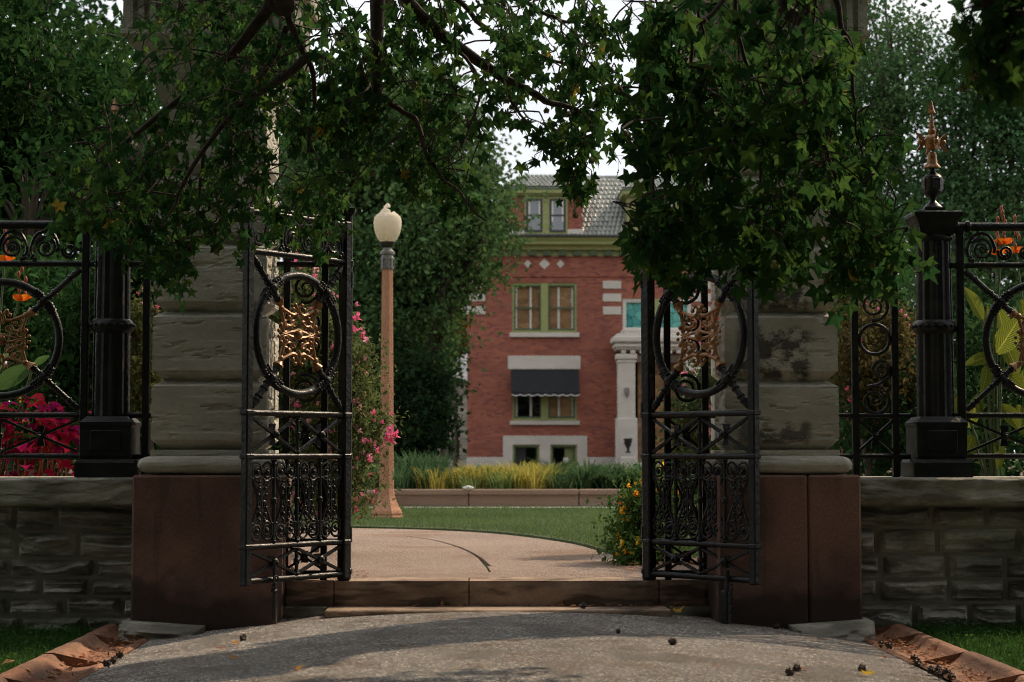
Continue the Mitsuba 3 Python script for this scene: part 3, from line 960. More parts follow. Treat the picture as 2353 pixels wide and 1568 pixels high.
def gate_leaf(o, e, label, side):
    W = .955
    t = thing('gate_leaf', label, 'gate', 'open iron gate leaves')
    ps = []
    for u in (.033, W - .033):
        m = M().box([u, 0, (ZT + .02) / 2 + .01], [.056, .056, ZT + .02 - .02], bevel=.008)
        for z in (Z3, Z4, Z5):
            m.box([u, 0, z], [.068, .068, .03], bevel=.006)
        ps.append(('stile', m, 'mat_iron', False))
    a, b = .061, W - .061
    for z in (ZT, Z2, Z3, Z4, Z5, Z6):
        ps.append(('rail', rail(a, b, z), 'mat_iron', 40))
    ps.append(('rail', M().tube([[a, 0, ZT + .028], [b, 0, ZT + .028]], .012, 8), 'mat_iron', 40))
    ps += list(top_scrolls(a, b, Z2 + .018, ZT - .015, 3))
    ps += list(circle_field(a, b, Z3 + .015, Z2 - .015))
    ps += list(cross_field(a, b, Z4 + .016, Z3 - .016, 2))
    w = (b - a) / 4
    for i in range(4):
        ps.append(('lyre_panel', lyre(a + w * i, a + w * (i + 1), Z5 + .016, Z4 - .016), 'mat_iron', 40))
        if i:
            ps.append(('baluster', baluster(a + w * i, Z5 + .014, Z4 - .014), 'mat_iron', 40))
    ps += list(cross_field(a, b, Z6 + .014, Z5 - .016, 2))
    # drop bolt near the free end
    u = W - (.25 if side < 0 else .23)
    if side < 0:
        m = M().tube([[u, -.03, .17], [u, -.03, -.20]], .010, 8)
        a2 = np.linspace(0, 2 * np.pi, 15)[:-1]
        m.tube(np.stack([u + .022 * np.cos(a2), -.044 + 0 * a2, Z6 + .022 * np.sin(a2)], 1), .007, 6, closed=True)
        m.box([u, -.03, Z6 - .045], [.03, .03, .03], bevel=.006).box([u, -.03, -.02], [.036, .036, .02], bevel=.006)
    else:
        m = M().tube([[u, -.03, .10], [u, -.03, -.235]], .014, 8)
        m.box([u - .01, -.03, -.13], [.058, .045, .22], bevel=.008)
        for k in range(7):
            m.ball((u + .045 + .006 * (k % 2), -.045, .02 - .028 * k), .012, 1, (.8, .6, 1.2))
    ps.append(('drop_bolt', m, 'mat_iron', 40))
    # hinges
    for z in (.30, 1.1, 1.95):
        ps.append(('hinge', M().tube([[-.012, .0, z - .05], [-.012, 0, z + .05]], .02, 8), 'mat_iron', 40))
    stand(ps, t, o, e)


gate_leaf((-.845, 12.10), (-.60, -.775), 'left black iron gate leaf standing open before the clean pillar', -1)
gate_leaf((1.078, 12.10), (.655, -.755), 'right black iron gate leaf standing open before the stained pillar', 1)
for xc, lb in ((-.872, 'square black iron hinge post at the left edge of the gateway opening'), (1.106, 'square black iron hinge post at the right edge of the gateway opening')):
    m = M().box([xc, 12.165, 1.20], [.085, .085, 2.40], bevel=.01)
    for z in (.06, Z4, Z3, Z2):
        m.box([xc, 12.165, z], [.10, .10, .045], bevel=.008)
    m.square_stack([(.05, 2.38), (.062, 2.40), (.062, 2.42), (.03, 2.45)], (xc, 12.165, 0))
    single('hinge_post', lb, 'gate post', m, 'mat_iron', group='gate hinge posts')


def side_screen(xa, xb, label, y=12.2, base=.0, bars=(.065, .315), full=True, ring_only=False):
    W = xb - xa
    t = thing('iron_screen', label, 'iron screen', 'narrow iron screens beside the pillars')
    ps = []
    for z in (ZT, Z2, Z3, Z4) + ((Z5, Z6) if full else ()):
        ps.append(('rail', rail(0, W, z, .017), 'mat_iron', 40))
    for u in bars:
        ps.append(('upright_bar', M().box([u, 0, (ZT + base) / 2], [.042, .042, ZT - base]), 'mat_iron', False))
    a, b = bars[0] + .021, bars[1] - .021
    c, r = (a + b) / 2, (b - a) / 2
    if ring_only:
        al = np.linspace(0, 2 * np.pi, 41)[:-1]
        zc = PZ(829 / 1.0625, y, 2010)
        ps.append(('ring', M().tube(np.stack([c + (r - .012) * np.cos(al), 0 * al, zc + (r - .012) * np.sin(al)], 1), .012, 8, closed=True), 'mat_iron', 40))
        m = M().tube(spiral((c + r * .38, zc - r * 1.82), r * .58, .012, 60, 1.7, 30), np.linspace(.011, .007, 30), 6)
        m.tube(curve([(c + r * .9, 0, zc - r * 1.6), (c + r * .86, 0, zc - r * 2.2), (c + r * .2, 0, zc - r * 2.65), (c - r * .45, 0, zc - r * 2.8)], 16), .010, 6)
        m.tube(spiral((c, zc - r * 3.65), r * .92, .012, 100, -2.1, 44), np.linspace(.012, .007, 44), 6)
        ps.append(('scroll', m, 'mat_iron', 40))
        m = M().tube(spiral((c, zc + r * 2.0), r * .9, .012, 260, 2.1, 44), np.linspace(.012, .007, 44), 6)
        ps.append(('scroll', m, 'mat_iron', 40))
    else:
        for zc, d, a0 in ((PZ(663, y), 1, 250), (PZ(895, y), -1, 110)):
            m = M().tube(spiral((c, zc), r * .95, .012, a0, d * 2.1, 46), np.linspace(.013, .008, 46), 6)
            ps.append(('scroll', m, 'mat_iron', 40))
        m = M().tube(spiral((c + r * .35, PZ(740, y)), r * .6, .012, 200, 1.6, 30), np.linspace(.011, .007, 30), 6)
        m.tube(spiral((c + r * .3, PZ(800, y)), r * .68, .012, 160, -1.5, 30), np.linspace(.011, .007, 30), 6)
        ps.append(('scroll', m, 'mat_iron', 40))
        ps += list(cross_field(bars[0], bars[1], Z6 + .014, Z5 - .016, 1))
        ps.append(('lyre_panel', lyre(bars[0] + .02, bars[1] - .02, Z5 + .016, Z4 - .016), 'mat_iron', 40))
    ps += list(cross_field(bars[0], bars[1], Z4 + .016, Z3 - .016, 1))
    ps += list(top_scrolls(bars[0], bars[1], Z2 + .018, ZT - .015, 1))
    stand(ps, t, (xa, y), (1, 0))


side_screen(-1.326, -.915, 'narrow scrolled iron screen between the clean pillar and its hinge post', bars=(.068, .318))
side_screen(1.149, 1.55, 'narrow scrolled iron screen between the stained pillar and its hinge post', bars=(.085, .333))
side_screen(2.265, 2.83, 'narrow iron screen with a ring between the stained pillar and the finial post', base=.66, bars=(PX(1966, 12.2) - 2.265, PX(2058, 12.2) - 2.265), full=False, ring_only=True)
side_screen(-2.30, -2.03, 'plain narrow strip of iron rails between the clean pillar and the fence post on its left', base=.66, bars=(PX(334, 12.2) + 2.30 - .001, PX(334, 12.2) + 2.36), full=False, ring_only=True) if False else None
t = thing('iron_screen', 'plain narrow strip of black iron rails between the clean pillar and the left fence post', 'iron screen', 'narrow iron screens beside the pillars')
stand([('rail', rail(0, .25, z, .017), 'mat_iron', 40) for z in (ZT, Z2, Z3, Z4)] + [('upright_bar', M().box([PX(334, 12.2) + 2.30, 0, (ZT + .66) / 2], [.044, .044, ZT - .66]), 'mat_iron', False)], t, (-2.30, 12.2), (1, 0))


def iron_fence(xa, xb, field, label, sidebars):
    """one bay of the fence on the wall: field = (u0, u1) of the panel with the ring"""
    t = thing('iron_fence', label, 'fence', 'iron fence bays on the walls')
    W = xb - xa
    ps = []
    ps.append(('top_rail', M().tube([[0, 0, ZT + .012], [W, 0, ZT + .012]], .028, 12), 'mat_iron', 40))
    for z in (Z2, Z3, Z4):
        ps.append(('rail', rail(0, W, z), 'mat_iron', 40))
    for u in sidebars:
        ps.append(('upright_bar', M().box([u, 0, (ZT + .66) / 2], [.05, .05, ZT - .66], bevel=.006), 'mat_iron', False))
    m = M()
    for u in (field[0] - .045, field[0] + .035, field[1] - .035):
        collar(m, [u, 0, ZT + .012], [1, 0, 0], .042, .02)
    ps.append(('collar', m, 'mat_iron', 40))
    a, b = field
    ps += list(top_scrolls(a + .02, b - .02, Z2 + .018, ZT - .015, 3))
    ps += list(circle_field(a, b, Z3 + .015, Z2 - .015))
    ps += list(cross_field(a, b, Z4 + .016, Z3 - .016, 2))
    stand(ps, t, (xa, 12.2), (1, 0))


xr0 = PX(2211, 12.2)
iron_fence(3.12, 4.6, (xr0 + .02 - 3.12, xr0 + 1.06 - 3.12), 'black iron fence bay with gilt centre right of the finial post, before striped leaves', (xr0 - 3.12, xr0 + 1.08 - 3.12))
xl1 = PX(192, 12.2)
iron_fence(-4.2, -2.52, (xl1 - 1.06 + 4.2, xl1 - .02 + 4.2), 'black iron fence bay with gilt centre left of the gate, before red leaves', (xl1 + 4.2, xl1 - 1.08 + 4.2))


def fence_post(x, label):
    t = thing('fence_post', label, 'fence post', 'fluted iron fence posts')
    y = 12.24
    k = 1 / 371.6

    def zz(yn):
        return PZ(yn / 1.0625, y)
    m = M().square_stack([(.192, .668), (.192, zz(1130)), (.180, zz(1122))], (x, y, 0))
    put('plinth', m, 'mat_iron', t)
    m = M().square_stack([(.155, zz(1124)), (.155, zz(1118)), (.162, zz(1112)), (.162, zz(1045)), (.168, zz(1040)), (.168, zz(1032)), (.14, zz(1022)), (.13, zz(1018))], (x, y, 0))
    m.box([x, y - .166, (zz(1102) + zz(1052)) / 2], [.20, .012, zz(1052) - zz(1102)], bevel=.004)
    put('pedestal', m, 'mat_iron', t)
    n = 48
    a = np.arange(n) * 2 * np.pi / n
    flute = 1 - .10 * (np.cos(a * 12) * .5 + .5) ** 1.5
    zs = [(.122, zz(1022)), (.119, zz(812)), (.118, zz(785)), (.112, zz(582))]
    v, f = [], []
    for r, z in zs:
        v.append(np.stack([x + r * flute * np.cos(a), y + r * flute * np.sin(a), np.full(n, z)], 1))
    i = np.arange(n * len(zs)).reshape(-1, n)
    i2 = np.roll(i, -1, 1)
    put('fluted_shaft', M().add(np.concatenate(v), np.stack([i[:-1], i2[:-1], i2[1:], i[1:]], -1).reshape(-1, 4)), 'mat_iron', t, 30)
    m = M().lathe([(.12, zz(815)), (.138, zz(808)), (.142, zz(800)), (.142, zz(794)), (.132, zz(786)), (.12, zz(782))], (x, y, 0), 32)
    for q in range(20):
        m.ball((x + .142 * math.cos(q * .314), y + .142 * math.sin(q * .314), zz(797)), .013, 1)
    put('band', m, 'mat_iron', t, 40)
    m = M().lathe([(.112, zz(590)), (.128, zz(584)), (.128, zz(580)), (.115, zz(574))], (x, y, 0), 32)
    m.square_stack([(.112, zz(574)), (.115, zz(560)), (.125, zz(548)), (.140, zz(538)), (.152, zz(532)), (.158, zz(530)), (.158, zz(522)), (.150, zz(519)), (.12, zz(517))], (x, y, 0))
    put('capital', m, 'mat_iron', t, 25)
    # urn
    o8 = math.pi / 8
    m = M().square_stack([(.068, zz(519)), (.068, zz(510)), (.066, zz(507))], (x, y, 0))
    m.lathe([(.066, zz(507)), (.062, zz(503)), (.045, zz(497)), (.032, zz(493)), (.021, zz(488)), (.021, zz(483)), (.032, zz(477)), (.055, zz(471)), (.058, zz(469))], (x, y, 0), 16)
    m.lathe([(.055, zz(470)), (.064, zz(468)), (.068, zz(460)), (.068, zz(436)), (.064, zz(430)), (.05, zz(425)), (.028, zz(421)), (.018, zz(416)), (.018, zz(409))], (x, y, 0), 8, o8)
    for q in range(4):
        ca, sa = math.cos(q * math.pi / 2 + .2), math.sin(q * math.pi / 2 + .2)
        m.box([x + ca * .062, y + sa * .062, (zz(462) + zz(434)) / 2], [.012, .055, (zz(434) - zz(462))], rz=q * math.pi / 2 + .2, bevel=.004)
    put('urn', m, 'mat_iron', t, 35)
    # gilt finial
    m = M()
    nn = 24
    al = np.arange(nn) * 2 * np.pi / nn
    prof = [(.028, zz(409)), (.054, zz(407), 1), (.046, zz(402), 1), (.034, zz(396), .6), (.030, zz(384), .5), (.028, zz(374), .4), (.016, zz(368), 0)]
    v = []
    for p in prof:
        w = 1 + (.12 * np.cos(al * 6) * p[2] if len(p) > 2 else 0)
        v.append(np.stack([x + p[0] * w * np.cos(al), y + p[0] * w * np.sin(al), np.full(nn, p[1])], 1))
    i = np.arange(nn * len(prof)).reshape(-1, nn)
    i2 = np.roll(i, -1, 1)
    m.add(np.concatenate(v), np.stack([i[:-1], i2[:-1], i2[1:], i[1:]], -1).reshape(-1, 4))
    m.ball((x, y, zz(345)), .054, 2, (1, 1, 1.05))
    for q in range(4):
        a0 = q * math.pi / 2 + .10
        d = np.array([math.cos(a0), math.sin(a0), 0])
        c = np.array([x, y, zz(345)])
        out = [(.052, 0), (.056, .022), (.068, .040), (.088, .056), (.112, .066), (.100, .046), (.086, .026), (.080, 0)]
        poly = Polygon(out + [(r_, -z_) for r_, z_ in out[-2:0:-1]])
        e = trimesh.creation.extrude_polygon(poly, .016, engine='earcut')
        ev = np.array(e.vertices)
        g = np.array([-d[1], d[0], 0])
        m.add(c + ev[:, :1] * d + ev[:, 1:2] * [0, 0, 1] + (ev[:, 2:] - .008) * g, np.array(e.faces))
        m.ball(c + d * .080, .017, 2)
    m.lathe([(.016, zz(325)), (.024, zz(321)), (.026, zz(317)), (.024, zz(314)), (.016, zz(312)), (.020, zz(308)), (.016, zz(303)), (.013, zz(296)), (.009, zz(280)), (.009, zz(276))], (x, y, 0), 12)
    zt0, zt1 = zz(273), zz(241)
    m.lathe([(.006, zt0 + .004), (.034, zt0), (.020, zt0 + .03), (.008, zt1 - .015), (.001, zt1)], (x, y, 0), 4, .3)
    put('finial', m, 'mat_gilt', t, 40)
    lab(t + '__finial', 'gilt spearhead finial with a ball and four crescents')


fence_post(PX(2148, 12.24, 800), 'fluted black iron fence post on the right wall with a gilt spear finial')
fence_post(PX(258, 12.24, 700), 'fluted black iron fence post in deep shade on the left wall')
# ------------------------------------------------------------------ lamp post
def lamp_post():
    Y = 23.8
    x, y = PX(889, Y, 900), Y
    k = .002836
    t = thing('lamp_post', 'octagonal red stone lamp post with a cream acorn globe on the lawn', 'street lamp')

    def z(q):
        return (1510 - q) * k
    put('base', M().lathe([(.225, -.03), (.225, z(1498)), (.215, z(1494)), (.208, z(1490)), (.212, z(1482)), (.20, z(1470)), (.165, z(1452)), (.135, z(1430)), (.112, z(1405)), (.098, z(1375))], (x, y, 0), 8, math.pi / 8), 'mat_lampstone', t)
    put('pole', M().lathe([(.098, z(1376)), (.072, z(385))], (x, y, 0), 8, math.pi / 8), 'mat_lampstone', t)
    m = M().lathe([(.076, z(386)), (.085, z(382)), (.085, z(374)), (.077, z(372)), (.077, z(342)), (.09, z(340)), (.09, z(332)), (.075, z(328)), (.075, z(320)), (.095, z(316)), (.095, z(305)), (.06, z(296)), (.055, z(286))], (x, y, 0), 16)
    for q in range(8):
        a = q * math.pi / 4
        m.box([x + .085 * math.cos(a), y + .085 * math.sin(a), z(355)], [.016, .03, .13], rz=a)
    put('collar', m, 'mat_greymetal', t, 30)
    put('globe_holder', M().lathe([(.055, z(288)), (.075, z(282)), (.09, z(272)), (.10, z(262)), (.09, z(260))], (x, y, 0), 20), 'mat_blackmetal', t, 40)
    put('globe', M().lathe([(.085, z(263)), (.12, z(250)), (.155, z(225)), (.175, z(195)), (.181, z(172)), (.172, z(150)), (.14, z(137)), (.10, z(128)), (.095, z(122)), (.075, z(115)), (.055, z(108)), (.05, z(100)), (.03, z(92)), (.012, z(85))], (x, y, 0), 28, caps=False), 'mat_globe', t, 60)


lamp_post()

# ------------------------------------------------------------------ the brick house
HY = 78.0


def hx(xd):
    return PX(xd, HY, 800)


def hz(yd):
    return PZ(yd, HY, 1280)


C0 = hx(1510)
HL = hx(1074)
HR = 2 * C0 - HL
house = thing('brick_house', 'red brick house with olive cornice, tiled roof and black awning', 'house')
EZ = hz(549)          # eaves
holes = []
win2 = (hx(1176.5), hx(1326), hz(764.5), hz(650.5))
win1 = (hx(1177), hx(1326), hz(966.5), hz(849))
stain = (hx(1431), hx(1589), hz(762), hz(686))
bas = [(hx(1178), hx(1239.4), hz(1075), hz(1022)), (hx(1264), hx(1325.6), hz(1075), hz(1022))]
door = (hx(1455), hx(1565), -.2, hz(830))


def mir(r):
    return (2 * C0 - r[1], 2 * C0 - r[0], r[2], r[3])


def rect(r):
    return sbox(r[0], r[2], r[1], r[3])


wall = sbox(HL, -.3, HR, hz(577))
for r in [win2, mir(win2), win1, mir(win1), stain, door] + bas + [mir(b) for b in bas]:
    wall = wall.difference(rect(r))
m = M().extrude(wall, HY, HY + .3)
m.box([HL + .15, HY + 6.0, 4.5], [.3, 11.3, 2 * hz(577) - 9.01]).box([HR - .15, HY + 6.0, 4.5], [.3, 11.3, 2 * hz(577) - 9.01]).box([C0, HY + 11.8, 4.5], [HR - HL, .3, 2 * hz(577) - 9.01])
put('wall', m, 'mat_brick', house)
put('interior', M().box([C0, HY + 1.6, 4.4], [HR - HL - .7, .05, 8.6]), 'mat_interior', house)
# stone base with the raised surrounds of the basement windows
base = sbox(HL - .03, -.3, HR + .03, hz(1050.7))
for s in (0, 1):
    r = (hx(1155.8), hx(1348.6), -.3, hz(1001.5))
    base = base.union(rect(mir(r) if s else r))
for b in bas + [mir(b) for b in bas] + [door]:
    base = base.difference(rect(b))
put('stone_base', M().extrude(base, HY - .06, HY - .001), 'mat_trim', house)


def sash(r, parent_label, inside, y=HY + .10, mid=None, frame=.09, mat='mat_olive', meet=True):
    w = put('window', M().extrude(rect(r).difference(sbox(r[0] + frame, r[2] + frame, r[1] - frame, r[3] - frame)), y - .04, y + .06), mat, house)
    lo, hi = r[0] + frame, r[1] - frame
    bays = [(lo, hi)]
    if mid:
        put('mullion', M().box([(r[0] + r[1]) / 2, y - .02, (r[2] + r[3]) / 2], [mid, .14, r[3] - r[2] - .02]), 'mat_olive', w)
        c = (r[0] + r[1]) / 2
        bays = [(lo, c - mid / 2), (c + mid / 2, hi)]
    for a, b in bays:
        z0, z1 = r[2] + frame, r[3] - frame
        fr = sbox(a, z0, b, z1).difference(sbox(a + .06, z0 + .08, b - .06, z1 - .06))
        m = M().extrude(fr, y, y + .05)
        if meet:
            m.box([(a + b) / 2, y + .03, (z0 + z1) / 2], [b - a - .12, .05, .06])
        put('sash', m, 'mat_darkgreen' if mat == 'mat_olive' else mat, w)
        put('pane', M().add([[a + .05, y + .03, z0 + .05], [b - .05, y + .03, z0 + .05], [b - .05, y + .03, z1 - .05], [a + .05, y + .03, z1 - .05]], [[0, 1, 2, 3]]), 'mat_pane', w)
        if inside == 'blind':
            mm = M()
            zz = z0 + .05
            rgb_ = np.random.default_rng(int(abs(a) * 100))
            while zz < z1 - .06:
                mm.box([(a + b) / 2, y + .16 + rgb_.uniform(-.01, .01), zz], [b - a - .1, .02, .055], bevel=.006)
                zz += .062
            put('blind', mm, 'mat_blind', w)
        if inside in ('blind', 'curtain', 'dark'):
            for xx in ((a + .09, a + .62 * (b - a)) if a < (r[0] + r[1]) / 2 else (a + .40 * (b - a), b - .09)):
                put('curtain', M().box([xx, y + .12, (z0 + z1) / 2], [.09, .03, z1 - z0 - .05]), 'mat_curtain', w)
    return w


for r in (win2, mir(win2)):
    sash(r, '', 'blind', mid=.30)
for i, r in enumerate((win1, mir(win1))):
    w = sash(r, '', 'dark', mid=.30)
    c = (r[0] + r[1]) / 2
    put('blind', M().box([(c + r[1]) / 2, HY + .3, (r[2] + r[3]) / 2], [(r[1] - r[0]) / 2 - .3, .02, r[3] - r[2] - .2]), 'mat_blind', w)
for b in bas + [mir(b) for b in bas]:
    sash(b, '', 'none', frame=.07, meet=False)
# paper notice in the second basement window, drawn half blinds
b = bas[1]
put('notice', M().box([hx(1300), HY + .08, hz(1058)], [.2, .01, .22]), 'mat_curtain', house)
put('panel', M().box([hx(1310), HY + .30, hz(1045)], [.45, .02, .8]), 'mat_olive', house)
put('panel', M().box([hx(1195), HY + .30, hz(1047)], [.5, .02, .8]), 'mat_blackmetal', house)
w = sash(stain, '', 'none', frame=.10, mid=.2, mat='mat_paleframe', meet=False)
put('stained_glass', M().box([C0, HY + .25, (stain[2] + stain[3]) / 2], [stain[1] - stain[0] - .1, .02, stain[3] - stain[2] - .1]), 'mat_stained', w)


def trim(name, x0, x1, z0, z1, d, mat='mat_trim', bev=.015, parent=None):
    return put(name, M().box([(x0 + x1) / 2, HY - d / 2 + .01, (z0 + z1) / 2], [x1 - x0, d + .02, z1 - z0], bevel=bev), mat, parent or house)


for s in (0, 1):
    def tr(name, x0, x1, y0, y1, d, mat='mat_trim'):
        a, b = hx(x0), hx(x1)
        if s:
            a, b = 2 * C0 - b, 2 * C0 - a
        return trim(name, a, b, hz(y1), hz(y0), d, mat)
    tr('sill', 1170.6, 1331, 765, 775.5, .14)
    tr('sill', 1171, 1332, 967, 977, .14)
    tr('lintel', 1167, 1334, 818, 849, .06)
    for y0, y1 in ((645.6, 664), (675, 693.4), (704.7, 723.4)):
        tr('quoin', 1072, 1115, y0, y1, .05)
        tr('quoin', 1385.6, 1428, y0, y1, .05)
    # lozenges
    for cxd, rd in ((1212.5, 9.5), (1251, 13), (1288, 9.5)):
        a = hx(cxd)
        a = 2 * C0 - a if s else a
        r = rd / 54.9
        put('lozenge', M().extrude(Polygon([(a - r, hz(607)), (a, hz(607) - r), (a + r, hz(607)), (a, hz(607) + r)]), HY - .03, HY + .01), 'mat_trim', house)
    # awning
    xa, xb = hx(1174.5), hx(1329)
    if s:
        xa, xb = 2 * C0 - xb, 2 * C0 - xa
    z1, z0 = hz(850), hz(903)
    out = .95
    v = [[xa, HY - .02, z1], [xb, HY - .02, z1], [xb, HY - out, z0], [xa, HY - out, z0], [xa, HY - .02, z0], [xb, HY - .02, z0]]
    aw = put('awning', M().add(v, [[3, 2, 1], [3, 1, 0], [0, 4, 3], [1, 2, 5]]), 'mat_awning', house)
    n = 8
    pts = []
    for q in range(n * 8 + 1):
        pts.append((xa + (xb - xa) * q / (n * 8), z0 - .10 - .06 * abs(math.sin(math.pi * q / 8))))
    put('valance', M().extrude(Polygon([(xa, z0)] + pts + [(xb, z0)]), HY - out - .02, HY - out), 'mat_awning', aw)
    put('braid', M().tube([(p[0], HY - out - .03, p[1]) for p in pts], .018, 5), 'mat_braid', aw)
# belt course and cornice
trim('belt_course', HL - .02, HR + .02, hz(637), hz(628), .06, 'mat_brick', .01)
trim('belt_course', HL - .02, HR + .02, hz(592), hz(588), .05, 'mat_brick', .01)
ov = .75
cz0, cz1 = hz(577), hz(549)
m = M()
prof = [(0.0, cz0), (.30, cz0 + .02), (.34, cz0 + .14), (.42, cz0 + .18), (.62, cz0 + .22), (.64, cz0 + .34), (.70, cz0 + .40), (ov, cz1 - .02), (ov, cz1)]
pp = Polygon([(0, cz1)] + [(-d, z) for d, z in prof])
e = trimesh.creation.extrude_polygon(pp, HR - HL + 2 * ov, engine='earcut')
v = np.array(e.vertices)
m.add(np.stack([HL - ov + v[:, 2], HY + v[:, 0], v[:, 1]], 1), np.array(e.faces))
m.box([HL - ov / 2, HY + 6, (cz0 + cz1) / 2 + .1], [ov, 12, cz1 - cz0 - .25])
m.box([HR + ov / 2, HY + 6, (cz0 + cz1) / 2 + .1], [ov, 12, cz1 - cz0 - .25])
put('cornice', m, 'mat_olive', house)
put('gutter', M().box([C0, HY - ov - .03, cz1 + .03], [HR - HL + 2 * ov + .1, .14, .10], bevel=.02), 'mat_blackmetal', house)
x = HL + .15
while x < HR:
    put('dentil', M().box([x, HY - .12, hz(583)], [.34, .24, hz(577) - hz(589)], bevel=.01), 'mat_darkgreen', house)
    x += .64
put('frieze_board', M().box([C0, HY - .02, hz(583)], [HR - HL + .02, .06, hz(577) - hz(589)]), 'mat_olive', house)
# portico
po = 1.5
for s in (-1, 1):
    a = C0 + s * (C0 - hx(1433.5))
    m = M().box([a, HY - po + .36, hz(945)], [.70, .70, hz(818) - hz(1072)], bevel=.02)
    m.box([a, HY - po + .36, hz(1015)], [.86, .86, hz(975) - hz(1080)], bevel=.03)
    m.box([a, HY - po + .36, hz(824)], [.86, .86, .22], bevel=.03).box([a, HY - po + .36, hz(835)], [.78, .78, .10], bevel=.02)
    put('portico_pier', m, 'mat_trim', house)
    put('porch_lantern', M().box([a, HY - po - .06, hz(902)], [.18, .14, .30], bevel=.03).box([a, HY - po - .04, hz(912)], [.1, .1, .1]), 'mat_greymetal', house)
    m = M().lathe([(.10, hz(1083)), (.10, hz(1080)), (.05, hz(1077)), (.06, hz(1072)), (.14, hz(1064)), (.17, hz(1052)), (.18, hz(1050)), (.15, hz(1050))], (a - s * .0, HY - po - .5, .75), 14)
    put('urn', m, 'mat_blackmetal', house, 40)
    put('urn_pedestal', M().box([a, HY - po - .5, .32], [.6, .6, hz(1083) + .75 - .32 + .01 + .3], bevel=.03), 'mat_trim', house)
w2 = C0 - hx(1402)
m = M().box([C0, HY - po / 2, hz(790)], [2 * w2 - .3, po, hz(772) - hz(808)], bevel=.03)
m.box([C0, HY - po / 2 - .1, hz(785)], [2 * w2, po + .2, .28], bevel=.06).box([C0, HY - po / 2 - .05, hz(799)], [2 * w2 - .15, po + .1, .14], bevel=.03)
m.box([C0, HY - po / 2, hz(768)], [2 * w2 - .8, po - .3, .35], bevel=.1)
put('entablature', m, 'mat_trim', house)
for q in range(9):
    put('bracket', M().box([C0 - w2 + .45 + q * (2 * w2 - .9) / 8, HY - po + .1, hz(813)], [.2, .24, .14], bevel=.02), 'mat_trim', house)
put('door', M().box([C0, HY + .2, (door[2] + door[3]) / 2], [door[1] - door[0] - .4, .1, door[3] - door[2]]), 'mat_blind', house)
put('door_surround', M().extrude(rect(door).buffer(.25, join_style=2).difference(rect((door[0] + .05, door[1] - .05, -1, door[3] - .05))), HY - .12, HY + .02), 'mat_trim', house)
for q in range(5):
    put('stair', M().box([C0, HY - po - .1 - .32 * q, .45 - .16 * q], [2.6, .36 * 1.0 + .3, .17], bevel=.015), 'mat_trim', house)
# roof
rx0, rx1, rz = hx(1217), 2 * C0 - hx(1217), hz(388)
run = 2.5
put('roof', M().add([[HL - .7, HY - .7, cz1 - .03], [HR + .7, HY - .7, cz1 - .03], [rx1, HY + run, rz - .06], [rx0, HY + run, rz - .06],
                    [HL - .7, HY + 12, cz1 - .03], [HR + .7, HY + 12, cz1 - .03], [rx1, HY + 9, rz - .06], [rx0, HY + 9, rz - .06]],
                   [[0, 1, 2, 3], [4, 0, 3, 7], [1, 5, 6, 2], [5, 4, 7, 6], [3, 2, 6, 7]]), 'mat_tile', house)
roof = house + '__roof'
rows, tw = 13, .19
sl0, sl1 = np.array([HY - .72, cz1 + .0]), np.array([HY + run, rz])
rowv = (sl1 - sl0) / rows
rl = np.linalg.norm(rowv)
up_ = np.array([0, rowv[0] / rl, rowv[1] / rl])
nr_ = np.array([0, -rowv[1] / rl, rowv[0] / rl])
aa = np.linspace(0, np.pi, 5)
cu, cn = -np.cos(aa) * tw * .5, np.sin(aa) * .035 + .012
tv = [[cu[i], cn[i] + .03, 0] for i in range(5)] + [[cu[i], cn[i], 1.12 * rl] for i in range(5)] + [[cu[i], 0, 0] for i in range(5)]
tf = []
for i in range(4):
    tf += [[i, i + 1, i + 6], [i, i + 6, i + 5], [10 + i, 11 + i, i + 1], [10 + i, i + 1, i]]
tv, tf = np.array(tv), np.array(tf)
tile_shape = mikit.ply((tv[:, [0, 2, 1]], tf[:, [0, 2, 1]]), 'mat_tile')
d0, d1 = hx(1180), hx(1345)
rest, count = M(), 0
rg = np.random.default_rng(12)
for r in range(rows):
    p0 = sl0 + rowv * r
    k = r / rows
    xa, xb = (HL - .7) * (1 - k) + rx0 * k, (HR + .7) * (1 - k) + rx1 * k
    for q in range(int((xb - xa) / tw)):
        x = xa + tw * (q + .5)
        o = np.array([x, p0[0], p0[1]]) + nr_ * (.01 + rg.uniform(0, .012))
        vis = hx(1200) < x < hx(1478)
        if vis and not (d0 - .1 < x < d1 + .1 and 0 < r < 7) and count < 290:
            j = rg.uniform(-.02, .02)
            Rm = np.eye(4)
            Rm[:3, 0], Rm[:3, 1], Rm[:3, 2], Rm[:3, 3] = [1, 0, j], up_, nr_, o
            put('tile', None, None, roof, shape=tile_shape, to_world=T(Rm))
            count += 1
        else:
            rest.add(tv[:, :1] * np.array([[1, 0, 0]]) + tv[:, 1:2] * nr_ + tv[:, 2:3] * up_ + o, tf)
put('tiles', rest, 'mat_tile', roof, kind='stuff')
put('ridge', M().tube([[rx0, HY + run, rz], [rx1, HY + run, rz]], .09, 8).tube([[HL - .7, HY - .7, cz1 + .03], [rx0, HY + run, rz]], .09, 8), 'mat_tile', house, 40)


